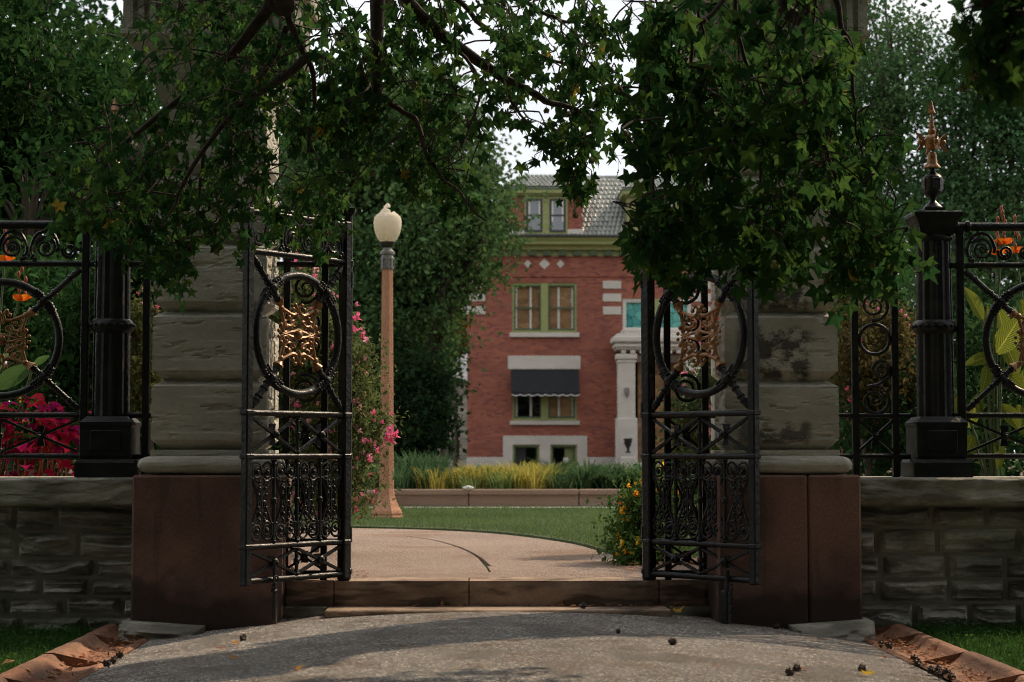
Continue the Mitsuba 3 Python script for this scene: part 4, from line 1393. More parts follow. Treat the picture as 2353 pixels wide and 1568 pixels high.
# dormers
def dormer(xa, xb, zb, zt, brickw, wide, label):
    d = put('dormer', M().box([(xa + xb) / 2, HY - .60 + 1.2, (zb + zt) / 2], [xb - xa, 2.4, zt - zb]), 'mat_brick' if brickw else 'mat_olive', house)
    c = (xa + xb) / 2
    if brickw:
        put('dormer_base', M().box([c, HY - .62, zb + .14], [xb - xa + .06, .1, .30], bevel=.015), 'mat_trim', d)
    wa, wb = (xa + brickw, xb - brickw) if brickw else (xa + .5, xb - .5)
    put('dormer_window', M().box([(wa + wb) / 2, HY - .63, (zb + zt) / 2 + .02], [wb - wa, .1, zt - zb - .06]), 'mat_olive', d)
    n = 2
    gap = .30
    w = (wb - wa - .16 - gap * (n - 1)) / n
    for q in range(n):
        a = wa + .08 + q * (w + gap)
        z0, z1 = zb + .16, zt - .16
        m = M().extrude(sbox(a, z0, a + w, z1).difference(sbox(a + .09, z0 + .09, a + w - .09, (z0 + z1) / 2 - .04).union(sbox(a + .09, (z0 + z1) / 2 + .04, a + w - .09, z1 - .09))), HY - .71, HY - .68)
        put('dormer_sash', m, 'mat_blackmetal', d)
        put('dormer_pane', M().box([a + w / 2, HY - .688, (z0 + z1) / 2], [w - .1, .01, z1 - z0 - .1]), 'mat_dormerglass', d)
        for s in (.16, .84):
            put('curtain', M().box([a + w * s, HY - .697, (z0 + z1) / 2 + .5 * (z1 - z0) * .25], [.10, .004, (z1 - z0) * .62]), 'mat_curtain', d)
    put('dormer_eave', M().box([c, HY, zt + .13], [xb - xa + .46, 1.9, .20], bevel=.03).box([c, HY, zt + .02], [xb - xa + .2, 1.7, .08]), 'mat_olive', d)
    put('dormer_gutter', M().box([c, HY, zt + .26], [xb - xa + .56, 2.0, .07], bevel=.02), 'mat_copper', d)
    z0 = zt + .295
    xa2, xb2 = xa - .26, xb + .26
    hh = .72
    v = [[xa2, HY - .98, z0], [xb2, HY - .98, z0], [xb2 - .9, HY + .6, z0 + hh], [xa2 + .9, HY + .6, z0 + hh], [xa2, HY + 3, z0], [xb2, HY + 3, z0], [xb2 - .9, HY + 3, z0 + hh], [xa2 + .9, HY + 3, z0 + hh]]
    rf = put('dormer_roof', M().add(v, [[0, 1, 2, 3], [4, 0, 3, 7], [1, 5, 6, 2], [3, 2, 6, 7]]), 'mat_tile', d)
    mt = M()
    f0, f1 = np.array([HY - 1.0, z0]), np.array([HY + .6, z0 + hh])
    rv = (f1 - f0) / 7
    L = np.linalg.norm(rv)
    u_, n_ = np.array([0, rv[0] / L, rv[1] / L]), np.array([0, -rv[1] / L, rv[0] / L])
    for r in range(7):
        a, b = xa2 + .9 * r / 7, xb2 - .9 * r / 7
        for q in range(int((b - a) / tw)):
            o = np.array([a + tw * (q + .5), f0[0] + rv[0] * r, f0[1] + rv[1] * r]) + n_ * .01
            mt.add(tv[:, :1] * np.array([[1, 0, 0]]) + tv[:, 1:2] * n_ + tv[:, 2:3] * u_ * (L / rl) + o, tf)
    if count < 0:
        pass
    put('dormer_tiles', mt, 'mat_tile', d, kind='stuff')


bsdf('mat_dormerglass', {'type': 'principled', 'base_color': rgb(.10, .12, .14), 'roughness': .06, 'specular': .9})
dormer(hx(1170), hx(1337), hz(547), hz(454), .62, True, '')
dormer(2 * C0 - hx(1337), 2 * C0 - hx(1170), hz(547), hz(454), .62, True, '')
dormer(hx(1440), hx(1580), hz(547), hz(456), 0, False, '')

# ------------------------------------------------------------------ stone house far behind
SYY = 100.0
t = thing('stone_house', 'grey stone house with slate roof in shade behind the tree left of the brick house', 'house')
xa, xb = PX(935, SYY), PX(1105, SYY)
za = PZ(1000, SYY)
w = sbox(xa, -1, xb, PZ(876, SYY)).difference(sbox(PX(1030, SYY), PZ(1055, SYY), PX(1056, SYY), PZ(1012, SYY)))
put('wall', M().extrude(w, SYY, SYY + .5).box([(xa + xb) / 2, SYY + 4, 2], [xb - xa, 7, 4]), 'mat_greystone', t)
put('roof', M().add([[xa - .4, SYY - .4, PZ(878, SYY)], [xb + .4, SYY - .4, PZ(878, SYY)], [xb - .5, SYY + 3.4, PZ(800, SYY)], [xa + .5, SYY + 3.4, PZ(800, SYY)]], [[0, 1, 2, 3]]), 'mat_shingle', t)
put('window', M().box([PX(1043, SYY), SYY + .3, PZ(1034, SYY)], [.7, .1, 1.1]), 'mat_blackmetal', t)
# ------------------------------------------------------------------ the two sweetgums whose branches hang over the gate
STARS = [star_leaf(i) for i in range(10)]
LEAF_COL = {'green': (.027, .070, .020), 'light': (.054, .112, .025), 'yellow': (.22, .16, .03), 'brown': (.22, .11, .035)}


def star_variants(cols):
    out = []
    for i, (sv, sf) in enumerate(STARS):
        for c in cols:
            out.append(mikit.ply((sv, sf), 'mat_leaf', color=np.tile(np.asarray(c), (len(sv), 1))))
    return out


LEAF_PLY = star_variants([(.021, .058, .018), (.033, .080, .021), (.054, .110, .025)])
YELLOW_PLY = star_variants([(.24, .18, .03)])


def gumball(rg, r=.016):
    s = trimesh.creation.icosphere(subdivisions=2)
    v = np.array(s.vertices)
    k = np.where(np.arange(len(v)) % 3 == 0, 1.28, .86) * rg.uniform(.93, 1.07, len(v))
    return v * k[:, None] * r, np.array(s.faces)


GB = [gumball(np.random.default_rng(70 + i)) for i in range(3)]
GREENBALL = [mikit.ply(g, 'mat_tinted', color=np.tile([.09, .10, .02], (len(g[0]), 1))) for g in GB]
BROWNBALL = [mikit.ply(g, 'mat_tinted', color=np.tile([.035, .02, .014], (len(g[0]), 1))) for g in GB]


def in_poly(rg, poly, n):
    from shapely.geometry import Point
    pg = Polygon(poly)
    a, b, c, d = pg.bounds
    out = []
    while len(out) < n:
        x, y = rg.uniform(a, c), rg.uniform(b, d)
        if pg.contains(Point(x, y)):
            out.append((x, y))
    return out


def sweetgum(label, seed, trunk, limbs, regions, unseen_canopy, n_unseen_canopy, n_balls, leaf_r=(.036, .064)):
    rg = np.random.default_rng(seed)
    t = thing('sweetgum_tree', label, 'tree', 'sweetgum trees')
    m = M()
    m.tube(curve(trunk, 18), np.linspace(.34, .17, 18), 12)
    put('trunk', m, 'mat_bark', t, 50)
    nodes = []
    for pts, r0, r1, bend in limbs:
        c = curve(pts, 40)
        c += (meshkit.fbm(c * 4 + seed, 3)[:, None] - .5) * np.array([.10, .06, .10]) * bend
        put('limb', M().tube(c, np.linspace(r0, r1, 40), 8), 'mat_twig', t, 50)
        nodes.append(c)
    nodes = np.vstack(nodes)
    base = nodes.copy()
    cen, sc = [], []
    for poly, n, (ya, yb), k in regions:
        for x, y in in_poly(rg, poly, n):
            cen.append(P(x, y, rg.uniform(ya, yb)))
            sc.append(k)
    cen, sc = np.array(cen), np.array(sc)
    d0 = np.array([np.linalg.norm(base - c, axis=1).min() for c in cen])
    twigs = M()
    L_pos, L_R, L_s = [], [], []
    balls = []
    for i in np.argsort(d0):
        c = cen[i]
        az = rg.uniform(0, 2 * np.pi)
        dr_ = np.array([math.cos(az), math.sin(az) * .7, rg.uniform(-1.5, -.25)])
        dr_ /= np.linalg.norm(dr_)
        L = rg.uniform(.26, .48) * sc[i]
        a = c - dr_ * L * .5
        dd = np.linalg.norm((nodes - a) * [1, 1, 1], axis=1) + np.where(nodes[:, 2] < a[2] - .05, .25, 0)
        j = dd.argmin()
        p0 = nodes[j]
        D = np.linalg.norm(p0 - a)
        mid = (p0 + a) / 2 + np.array([rg.normal() * .07, rg.normal() * .06, .06 + rg.normal() * .05]) * D
        n1 = max(4, int(D / .07))
        conn = curve([p0, mid, a], n1 + 1)
        ti = np.linspace(0, 1, 9)
        tw = a + dr_ * (ti * L)[:, None] + np.array([0, 0, -1.0]) * (ti ** 2 * .10 * L)[:, None]
        tw += (rg.normal(size=(9, 3)) * .008) * ti[:, None]
        full = np.vstack([conn, tw[1:]])
        r0 = min(.011, .0045 + .005 * D)
        twigs.tube(full, np.linspace(r0, .0020, len(full)), 5)
        nodes = np.vstack([nodes, conn[1:], tw[::2]])
        nl = int(rg.integers(9, 14))
        for q in range(nl):
            u = .12 + .88 * (q + rg.uniform(0, .8)) / nl
            s = tw[0] + dr_ * (u * L) + np.array([0, 0, -1.0]) * (u ** 2 * .10 * L)
            pet = unit(rg, 1)[0] * .75 + dr_ * .5 + np.array([0, 0, -.15])
            pet /= np.linalg.norm(pet)
            pl = rg.uniform(.045, .085)
            e = s + pet * pl
            twigs.tube([s, (s + e) / 2 + [0, 0, .008], e], .0011, 3, caps=False)
            tip = pet * .5 + np.array([rg.normal() * .35, rg.normal() * .35, -.75])
            nrm = np.array([rg.normal() * .7, rg.normal() * .9 - .25, .75])
            L_pos.append(e)
            L_R.append((nrm, tip))
            L_s.append(rg.uniform(*leaf_r) * (.75 + .25 * sc[i]))
        if rg.random() < n_balls / len(cen):
            s = tw[-1]
            e = s + [rg.normal() * .01, rg.normal() * .01, -.06]
            twigs.tube([s, e], .0012, 3, caps=False)
            balls.append(e + [0, 0, -.014])
    put('twigs', twigs, 'mat_twig', t, 60, kind='stuff')
    for b in balls[:40]:
        put('gumball', None, None, t, shape=GREENBALL[int(rg.integers(3))], to_world=T().translate(b.tolist()).scale(.95))
    L_pos, L_s = np.array(L_pos), np.array(L_s)
    R = frames(np.array([a for a, b in L_R]), np.array([b for a, b in L_R]))
    # the 300 largest in the picture are parts of their own
    app = L_s / L_pos[:, 1] * (np.abs(L_pos[:, 0] / L_pos[:, 1]) < .28)
    order = np.argsort(-app)
    pick = rg.permutation(order[:900])[:295]
    own = np.zeros(len(L_pos), bool)
    own[pick] = True
    for i in pick:
        Rm = np.eye(4)
        Rm[:3, :3] = R[i] * L_s[i]
        Rm[:3, 3] = L_pos[i]
        yl = rg.random() < .004
        put('leaf', None, None, t, shape=(YELLOW_PLY if yl else LEAF_PLY)[int(rg.integers(len(YELLOW_PLY if yl else LEAF_PLY)))], to_world=T(Rm))
    keep = np.nonzero(~own)[0]
    vs, cs = M(), []
    vi = rg.integers(0, 10, len(keep))
    for k in range(10):
        ix = keep[vi == k]
        if not len(ix):
            continue
        col = tint(rg, len(ix), LEAF_COL['green'], .35)
        y = rg.random(len(ix))
        col[y < .3] = tint(rg, int((y < .3).sum()), LEAF_COL['light'], .25)
        col[y > .994] = tint(rg, int((y > .994).sum()), LEAF_COL['yellow'], .3)
        (v, f), c = scatter(STARS[k], L_pos[ix], R[ix], L_s[ix], col)
        vs.add(v, f)
        cs.append(c)
    # out-of-view leaves above and behind the eye, placed to shade the gate fronts
    if n_unseen_canopy:
        lo, hi = np.array(unseen_canopy[0], float), np.array(unseen_canopy[1], float)
        n_c = max(1, n_unseen_canopy // 45)
        cc = rg.uniform(lo, hi, (n_c, 3))
        pos = np.repeat(cc, 45, 0) + rg.normal(size=(n_c * 45, 3)) * [.55, .55, .32]
        nb = int(len(pos) * .6)
        low = rg.uniform([-11, -13, .6], [11, -6, 5.0], (nb // 45 + 1, 3))  # low leaf curtain behind the eye, out of view, placed to cut sky light
        sd = rg.random(len(low)) < .45
        low[sd] = rg.uniform([6.0, -6, .7], [11, 10.5, 5.0], (int(sd.sum()), 3)) * [np.sign(lo[0] + hi[0]), 1, 1]  # unseen side curtains that keep sky light off the gate
        pos = np.vstack([pos, np.repeat(low, 45, 0) + rg.normal(size=((nb // 45 + 1) * 45, 3)) * .5])
        lim = 1.15 + .275 * np.maximum(pos[:, 1], 0) + np.where(pos[:, 1] < -1.0, -.6, .35)
        side = np.abs(pos[:, 0] - .02 * pos[:, 1]) > .30 * np.maximum(pos[:, 1], 0) + .6
        pos = pos[(pos[:, 2] > lim) | (side & (pos[:, 2] > .9)) | (pos[:, 1] < -3.5)]
        tip = unit(rg, len(pos)) + [0, 0, -.5]
        nrm = unit(rg, len(pos)) * .8 + [0, 0, 1]
        (v, f), c = scatter(STARS[0], pos, frames(nrm, tip), rg.uniform(.11, .16, len(pos)), tint(rg, len(pos), LEAF_COL['green'], .3))
        vs.add(v, f)
        cs.append(c)
    v, f = np.vstack(vs.v), np.vstack(vs.f)
    put('foliage', (v, f), 'mat_leaf', t, color=np.vstack(cs), kind='stuff')  # also holds the unseen leaves that shade the gate
    return t


def L(pts, Y, r0, r1, bend=1.0):
    ys = np.linspace(Y[0], Y[1], len(pts)) if isinstance(Y, tuple) else [Y] * len(pts)
    return [P(x, y, yy) for (x, y), yy in zip(pts, ys)], r0, r1, bend


sweetgum('sweetgum whose star-leaved branches hang over the left pillar and the middle of the gateway, with unseen leaves placed to shade the gate', 41,
         [(-3.6, 5.4, -.4), (-3.55, 5.45, 1.5), (-3.4, 5.6, 3.2), (-3.0, 6.0, 5.0), (-2.2, 6.6, 6.4)],
         [([(-3.1, 5.9, 4.6), (-2.4, 7.0, 5.0), (-1.5, 8.2, 4.3), P(640, -40, 9.3), P(622, 0, 9.4)], .10, .045, 0),
          L([(622, 0), (600, 40), (550, 104), (480, 193), (420, 223), (316, 305), (230, 372)], (9.4, 9.9), .036, .010),
          L([(632, -10), (650, 30), (692, 112), (718, 208), (707, 354)], (9.4, 9.6), .026, .007),
          L([(706, 130), (655, 175), (603, 208), (558, 238), (476, 335), (409, 454), (370, 520)], (9.5, 9.2), .026, .006),
          L([(660, 60), (620, 150), (575, 235), (520, 262), (470, 280)], (9.5, 9.8), .018, .006),
          L([(540, 240), (470, 330), (455, 480), (440, 560)], (9.7, 9.9), .010, .004),
          ([(-3.1, 5.9, 4.8), (-1.9, 7.2, 5.4), (-.9, 8.4, 4.6), P(872, -60, 9.6), P(868, 0, 9.6), P(866, 120, 9.6), P(866, 248, 9.6)], .09, .022, 0),
          L([(868, 200), (875, 230), (960, 266), (983, 324), (1007, 390), (1060, 440), (1123, 503)], (9.6, 9.3), .018, .005),
          ([(-2.6, 6.3, 5.6), (-1.2, 7.8, 5.6), P(900, -120, 9.7), P(940, 0, 9.8), P(1040, 101, 9.9), P(1145, 173, 10.0), P(1243, 223, 10.1), P(1325, 252, 10.2), P(1380, 300, 10.2)], .06, .006, .6),
          L([(1040, 101), (1100, 180), (1090, 280), (1070, 330)], (9.9, 9.6), .011, .004),
          L([(1000, -60), (1080, 40), (1160, 90), (1240, 130), (1330, 175), (1400, 240)], (10.3, 10.5), .018, .005),
          L([(1150, 170), (1190, 260), (1240, 330), (1310, 390)], (10.0, 9.8), .009, .003),
          L([(1100, -60), (1180, 0), (1290, 40), (1390, 60), (1450, 140)], (10.4, 10.6), .016, .005),
          ],
         [([(180, 330), (420, 240), (600, 130), (590, 330), (580, 470), (540, 520), (430, 560), (330, 560), (170, 500), (120, 430)], 84, (9.0, 10.6), 1.0),
          ([(290, 0), (620, 0), (640, 190), (430, 240), (340, 130)], 34, (9.2, 10.6), 1.0),
          ([(680, 180), (860, 180), (840, 440), (690, 440)], 18, (9.4, 10.8), 1.0),
          ([(540, 0), (900, -20), (980, 120), (850, 300), (700, 330), (600, 150)], 50, (9.2, 10.9), 1.0),
          ([(860, 0), (1160, -20), (1180, 140), (1080, 330), (900, 400), (760, 330)], 36, (9.2, 10.8), 1.0),
          ([(1150, 0), (1420, -10), (1430, 240), (1330, 280), (1160, 240)], 44, (9.6, 11.0), .95),
          ([(600, 420), (780, 400), (780, 510), (700, 520), (600, 500)], 14, (10.2, 10.9), .9),
          ([(900, 370), (1080, 360), (1130, 470), (1000, 420), (920, 400)], 11, (9.2, 10.4), .9),
          ([(1200, 280), (1380, 280), (1340, 420), (1270, 370)], 15, (9.5, 10.4), .8),
          ([(370, 540), (440, 560), (405, 630), (370, 600)], 5, (9.2, 10.0), .8)],
         ((-10, -9, 3.0), (2.0, 7.6, 17.0)), 60000, 40)

sweetgum('sweetgum whose dense dark branches hang before the right pillar, with unseen leaves placed to shade the gate', 87,
         [(5.2, 5.8, -.4), (5.1, 5.85, 1.6), (4.9, 6.0, 3.2), (4.3, 6.4, 5.0), (3.4, 6.8, 6.2)],
         [([(4.7, 6.2, 4.2), (3.6, 7.2, 4.7), (2.6, 8.2, 4.2), P(1840, -60, 9.0), P(1845, 60, 9.0)], .09, .030, 0),
          L([(1845, 0), (1848, 152), (1852, 224), (1760, 360), (1740, 430)], (9.0, 8.8), .024, .006),
          L([(1900, -40), (1935, 60), (1960, 110), (1965, 240), (1990, 380)], (9.0, 8.9), .018, .005),
          L([(1690, -40), (1700, 120), (1790, 300), (1830, 420), (1850, 520)], (9.0, 9.3), .012, .004),
          L([(1600, -60), (1590, 60), (1600, 200), (1680, 330)], (9.0, 9.4), .014, .004),
          L([(1690, -50), (1640, 30), (1560, 60), (1520, 190), (1505, 330), (1490, 480), (1480, 560)], (9.1, 8.7), .015, .004),
          L([(1620, 0), (1610, 230), (1590, 420), (1560, 540)], (9.0, 9.2), .008, .003),
          L([(1860, 180), (1900, 330), (1960, 480), (2040, 600)], (9.0, 9.2), .014, .004),
          ([(4.9, 6.0, 3.3), (3.6, 5.9, 3.4), (2.6, 5.8, 3.1), P(2330, -60, 5.8), P(2290, 30, 5.8), P(2260, 110, 5.8)], .06, .006, 0),
          ([(3.6, 5.9, 3.4), P(2400, -40, 5.8), P(2360, 40, 5.8), P(2330, 150, 5.8)], .03, .005, 0)],
         [([(1500, 0), (1990, -10), (1950, 120), (2030, 380), (2060, 560), (1900, 600), (1700, 560), (1495, 555), (1490, 330)], 122, (8.3, 10.2), 1.0),
          ([(1450, 480), (1580, 480), (1560, 640), (1470, 630)], 12, (8.3, 9.2), .95),
          ([(1600, 480), (1860, 500), (1860, 600), (1660, 590)], 14, (8.6, 9.8), .9),
          ([(1930, 500), (2070, 480), (2060, 640), (1960, 650)], 14, (8.3, 9.4), .9),
          ([(1540, 60), (1690, 60), (1690, 270), (1540, 270)], 12, (8.8, 10.0), .9),
          ([(1440, 60), (1520, 0), (1520, 330), (1450, 330)], 7, (8.6, 9.8), .9),
          ([(2230, -30), (2353, -30), (2353, 130), (2280, 170), (2225, 80)], 12, (5.5, 6.1), .7)],
         ((0.0, -9, 3.0), (10, 7.6, 17.0)), 60000, 20, (.050, .084))


# ------------------------------------------------------------------ trees of the garden
def tree(name, label, cat, base, crown, n, leaf, col, seed, trunk_r=.25, shape=RHOMB, clump=.55, per=60, mat='mat_matteleaf', group=None, flat=.6, hole=.0):
    """crown: list of (centre, radii)"""
    rg = np.random.default_rng(seed)
    t = thing(name, label, cat, group)
    base = np.asarray(base, float)
    vol = np.array([np.prod(r) for _, r in crown])
    pos, cols = [], []
    limbs = M()
    for (c, r), w in zip(crown, vol / vol.sum()):
        c, r = np.asarray(c, float), np.asarray(r, float)
        k = max(3, int(n * w / per))
        d = unit(rg, k)
        q = c + d * r * (rg.uniform(.25, 1.0, (k, 1)) ** .42)
        q += (meshkit.fbm(q * .9 + seed, 2)[:, None] - .5) * r * .35
        if hole:
            q = q[meshkit.noise(q * .8 + seed * 3.1) > hole]
            k = len(q)
        tone = tint(rg, k, col, .32)
        spread = rg.uniform(.6, 1.25, (k, 1))
        pp = np.repeat(q, per, 0) + rg.normal(size=(k * per, 3)) * np.array([1, 1, flat]) * clump * np.repeat(spread, per, 0)
        pos.append(pp)
        cols.append(np.repeat(tone, per, 0) * rg.uniform(.75, 1.25, (k * per, 1)))
        limbs.tube(curve([base + [0, 0, max(.3, (c[2] - base[2]) * .35)], (base * .5 + c * .5) + rg.normal(size=3) * .2 * r.min(), c], 8), np.linspace(trunk_r * .36, trunk_r * .10, 8), 6)
        for i in range(0, k, max(1, k // 14)):
            limbs.tube(curve([c * .8 + base * .2 + [0, 0, .1], c * .5 + q[i] * .5 + [0, 0, .1 * r[2]], q[i]], 6), np.linspace(trunk_r * .14, trunk_r * .03, 6), 5)
    pos, cols = np.vstack(pos), np.vstack(cols)
    tip = unit(rg, len(pos)) + [0, 0, -.55]
    nrm = unit(rg, len(pos)) * .75 + [0, -.25, .8]
    (v, f), c = scatter(shape, pos, frames(nrm, tip), rg.uniform(.7, 1.3, len(pos)) * leaf, np.clip(cols, .003, .8))
    top = np.mean([c_[2] for c_, _ in crown])
    put('trunk', M().tube(curve([base, base + [.05, 0, (top - base[2]) * .3], base + [0, .05, (top - base[2]) * .6]], 10), np.linspace(trunk_r * 1.25, trunk_r * .6, 10), 10), 'mat_bark', t, 50)
    put('limbs', limbs, 'mat_bark', t, 60)
    put('crown', (v, f), mat, t, color=c)
    return t


def pc(x, y, Y):
    return P(x, y, Y)


def rad(w, d, h, Y):
    k = Y / FPX
    return (w * k, d, h * k)


# big-leaved evergreen at the left, just inside the fence
tree('magnolia_tree', 'glossy broad-leaved evergreen tree filling the upper left behind the fence', 'tree', (PX(60, 20), 20.5, -.05),
     [(pc(60, 120, 20), rad(300, 1.6, 260, 20)), (pc(300, 330, 19.5), rad(150, 1.3, 200, 20)), (pc(60, 430, 19), rad(220, 1.4, 170, 20)), (pc(-120, 250, 19.5), rad(200, 1.3, 300, 20))],
     30000, .115, (.024, .060, .018), 21, .22, OVAL, .24, 36, 'mat_leaf', hole=.36)
# shrubs behind the left fence
for i, (x, y, w, h, Y) in enumerate(((40, 700, 170, 120, 16.0), (230, 760, 120, 130, 15.4), (330, 640, 90, 130, 15.0), (130, 940, 150, 130, 15.6))):
    tree('shrub', ['dark green shrub behind the gilt centre of the left fence', 'green shrub showing left of the left fence post', 'tall shrub between left fence post and clean pillar', 'low dark shrub behind the red-leaved plants'][i], 'shrub',
         (PX(x, Y), Y, -.05), [(pc(x, y, Y), rad(w, .5, h, Y))], 2600, .085, (.030, .072, .022), 31 + i, .05, OVAL, .16, 30, 'mat_leaf', 'shrubs behind the left fence')
# tree in the middle distance, left of the brick house
tree('shade_tree', 'broad green shade tree standing left of the brick house behind the lamp globe', 'tree', (PX(900, 47), 47, 0.0),
     [(pc(930, 330, 47), rad(170, 3.0, 180, 47)), (pc(1010, 540, 45), rad(150, 2.5, 130, 46)), (pc(860, 620, 46), rad(130, 2.4, 130, 46)), (pc(1098, 540, 44), rad(48, 1.2, 50, 44)), (pc(1022, 640, 44), rad(36, 1.0, 70, 44)), (pc(1106, 430, 46), rad(62, 1.4, 90, 46)), (pc(950, 720, 46), rad(110, 2, 80, 46)), (pc(850, 760, 46), rad(90, 2, 110, 46)), (pc(1060, 460, 45), rad(95, 1.5, 75, 45)),
      (pc(800, 420, 47), rad(140, 2.4, 200, 47))], 56000, .15, (.070, .128, .046), 51, .34, RHOMB, .42, 60)
tree('tall_shrub', 'tall shrub right of the lamp post, leaf colour darkened to stand for shade', 'shrub', (PX(950, 41), 41, 0.0),
     [(pc(940, 930, 41), rad(75, 1.2, 130, 41)), (pc(900, 850, 42), rad(60, 1.2, 110, 42)), (pc(985, 985, 42), rad(36, 1.0, 70, 42))], 9000, .13, (.012, .026, .011), 59, .12, RHOMB, .24, 50)  # leaf colour darkened to stand in for the shadowed gap under the tree
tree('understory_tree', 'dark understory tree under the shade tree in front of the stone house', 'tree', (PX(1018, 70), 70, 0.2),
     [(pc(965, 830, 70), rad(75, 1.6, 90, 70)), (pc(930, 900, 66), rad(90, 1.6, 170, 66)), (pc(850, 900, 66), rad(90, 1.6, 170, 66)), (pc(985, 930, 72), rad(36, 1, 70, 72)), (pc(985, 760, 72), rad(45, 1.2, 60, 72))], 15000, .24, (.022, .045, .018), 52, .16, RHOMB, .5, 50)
tree('autumn_tree', 'small yellowing tree beside the left corner of the brick house', 'tree', (PX(1046, 86), 86, 0.2),
     [(pc(1036, 770, 86), rad(16, 1.0, 40, 86))], 1600, .24, (.42, .26, .035), 53, .10, RHOMB, .35, 40)
tree('far_tree', 'tall dark tree far behind, between lamp post and stone house', 'tree', (PX(880, 110), 110, 0),
     [(pc(880, 760, 110), rad(170, 4, 220, 110)), (pc(760, 600, 112), rad(160, 4, 330, 110))], 12000, .42, (.026, .055, .020), 54, .4, RHOMB, 1.0, 60)
tree('far_tree', 'dark tree far behind the stone house, beside the brick corner', 'tree', (PX(1015, 114), 114, 0),
     [(pc(1015, 850, 114), rad(95, 3, 250, 114)), (pc(1040, 760, 115), rad(60, 3, 150, 115))], 9000, .38, (.024, .05, .018), 60, .3, RHOMB, .8, 60)
tree('far_tree', 'tall tree far behind the left side of the gateway', 'tree', (PX(620, 60), 60, 0),
     [(pc(620, 600, 60), rad(190, 3.5, 450, 60)), (pc(420, 600, 58), rad(180, 3.5, 420, 60))], 16000, .28, (.028, .06, .022), 55, .4, RHOMB, .6, 60)
tree('far_tree', 'tall dark tree far behind the magnolia at the left edge', 'tree', (PX(100, 52), 52, 0),
     [(pc(120, 420, 52), rad(330, 3.5, 480, 52)), (pc(-150, 500, 50), rad(260, 3, 500, 52))], 15000, .28, (.024, .054, .02), 56, .4, RHOMB, .6, 60)
# right hand trees
tree('oak_tree', 'tall broad dark green tree behind the gilt spear finial at the right', 'tree', (PX(2240, 42), 42, 0),
     [(pc(2190, 330, 42), rad(210, 3.0, 280, 42)), (pc(2330, 420, 41), rad(170, 2.6, 330, 42)), (pc(2030, 180, 43), rad(110, 2.4, 260, 42)), (pc(2300, 190, 42), rad(120, 2.4, 170, 42)), (pc(2180, 660, 40), rad(240, 2.4, 240, 42)), (pc(2420, 300, 42), rad(150, 2.6, 300, 42))],
     70000, .115, (.056, .112, .046), 57, .36, RHOMB, .36, 60)
tree('oak_tree', 'dark tree behind the right pillar, left of the taller oak', 'tree', (PX(1900, 48), 48, 0),
     [(pc(1880, 300, 48), rad(160, 2.6, 330, 48)), (pc(1960, 760, 46), rad(180, 2.6, 260, 46))], 12000, .2, (.030, .06, .028), 58, .3, RHOMB, .42, 60)
for i, (x, y, w, h, Y) in enumerate(((2010, 800, 85, 180, 14.6), (2080, 960, 120, 150, 14.0), (2260, 900, 130, 170, 15.0))):
    tree('shrub', ['twiggy green shrub between the stained pillar and the finial post', 'low dark shrub behind the ring of the right iron screen', 'dark shrub behind the striped leaves at the right'][i], 'shrub',
         (PX(x, Y), Y, -.05), [(pc(x, y, Y), rad(w, .45, h, Y))], 3000, .07, (.030, .066, .024), 61 + i, .05, OVAL, .15, 30, 'mat_leaf', 'shrubs behind the right fence')


for i, (x, y, w, h, Y) in enumerate(((520, 880, 190, 230, 27.5), (240, 860, 190, 260, 27.0), (350, 990, 150, 110, 25.5), (20, 860, 190, 260, 26.5), (700, 930, 110, 190, 27.8), (1960, 880, 150, 260, 27.5), (2200, 880, 170, 260, 27.0), (2420, 880, 170, 260, 26.5))):
    tree('hedge_bush', ['dark hedge bush seen behind the left pillar', 'dark hedge bush behind the left fence post', 'low dark hedge bush in the gap beside the clean pillar', 'dark hedge bush behind the left fence bay', 'dark hedge bush behind the pink shrub at the left of the lawn', 'dark hedge bush just right of the stained pillar, beyond the twiggy shrub', 'dark hedge bush beyond the finial post', 'dark hedge bush at the right edge beyond the striped leaves'][i], 'hedge',
         (PX(x, Y), Y, -.05), [(pc(x, y, Y), rad(w, .7, h, Y))], 6000, .10, (.022, .05, .018), 131 + i, .08, OVAL, .22, 40, 'mat_leaf', 'hedge bushes round the lawn')


# ------------------------------------------------------------------ flowering shrubs
def bloom_shape():
    v, f = [], []
    rg = np.random.default_rng(5)
    for i in range(9):
        d = unit(rg, 1)[0]
        a = np.cross(d, unit(rg, 1)[0])
        a /= np.linalg.norm(a)
        b = np.cross(d, a)
        o = len(v)
        v += [d * .35 + a * .55, d * .8 + b * .45, d * 1.05 - a * .5, d * .5 - b * .5]
        f += [[o, o + 1, o + 2], [o, o + 2, o + 3]]
    return np.array(v), np.array(f)


BLOOM = bloom_shape()


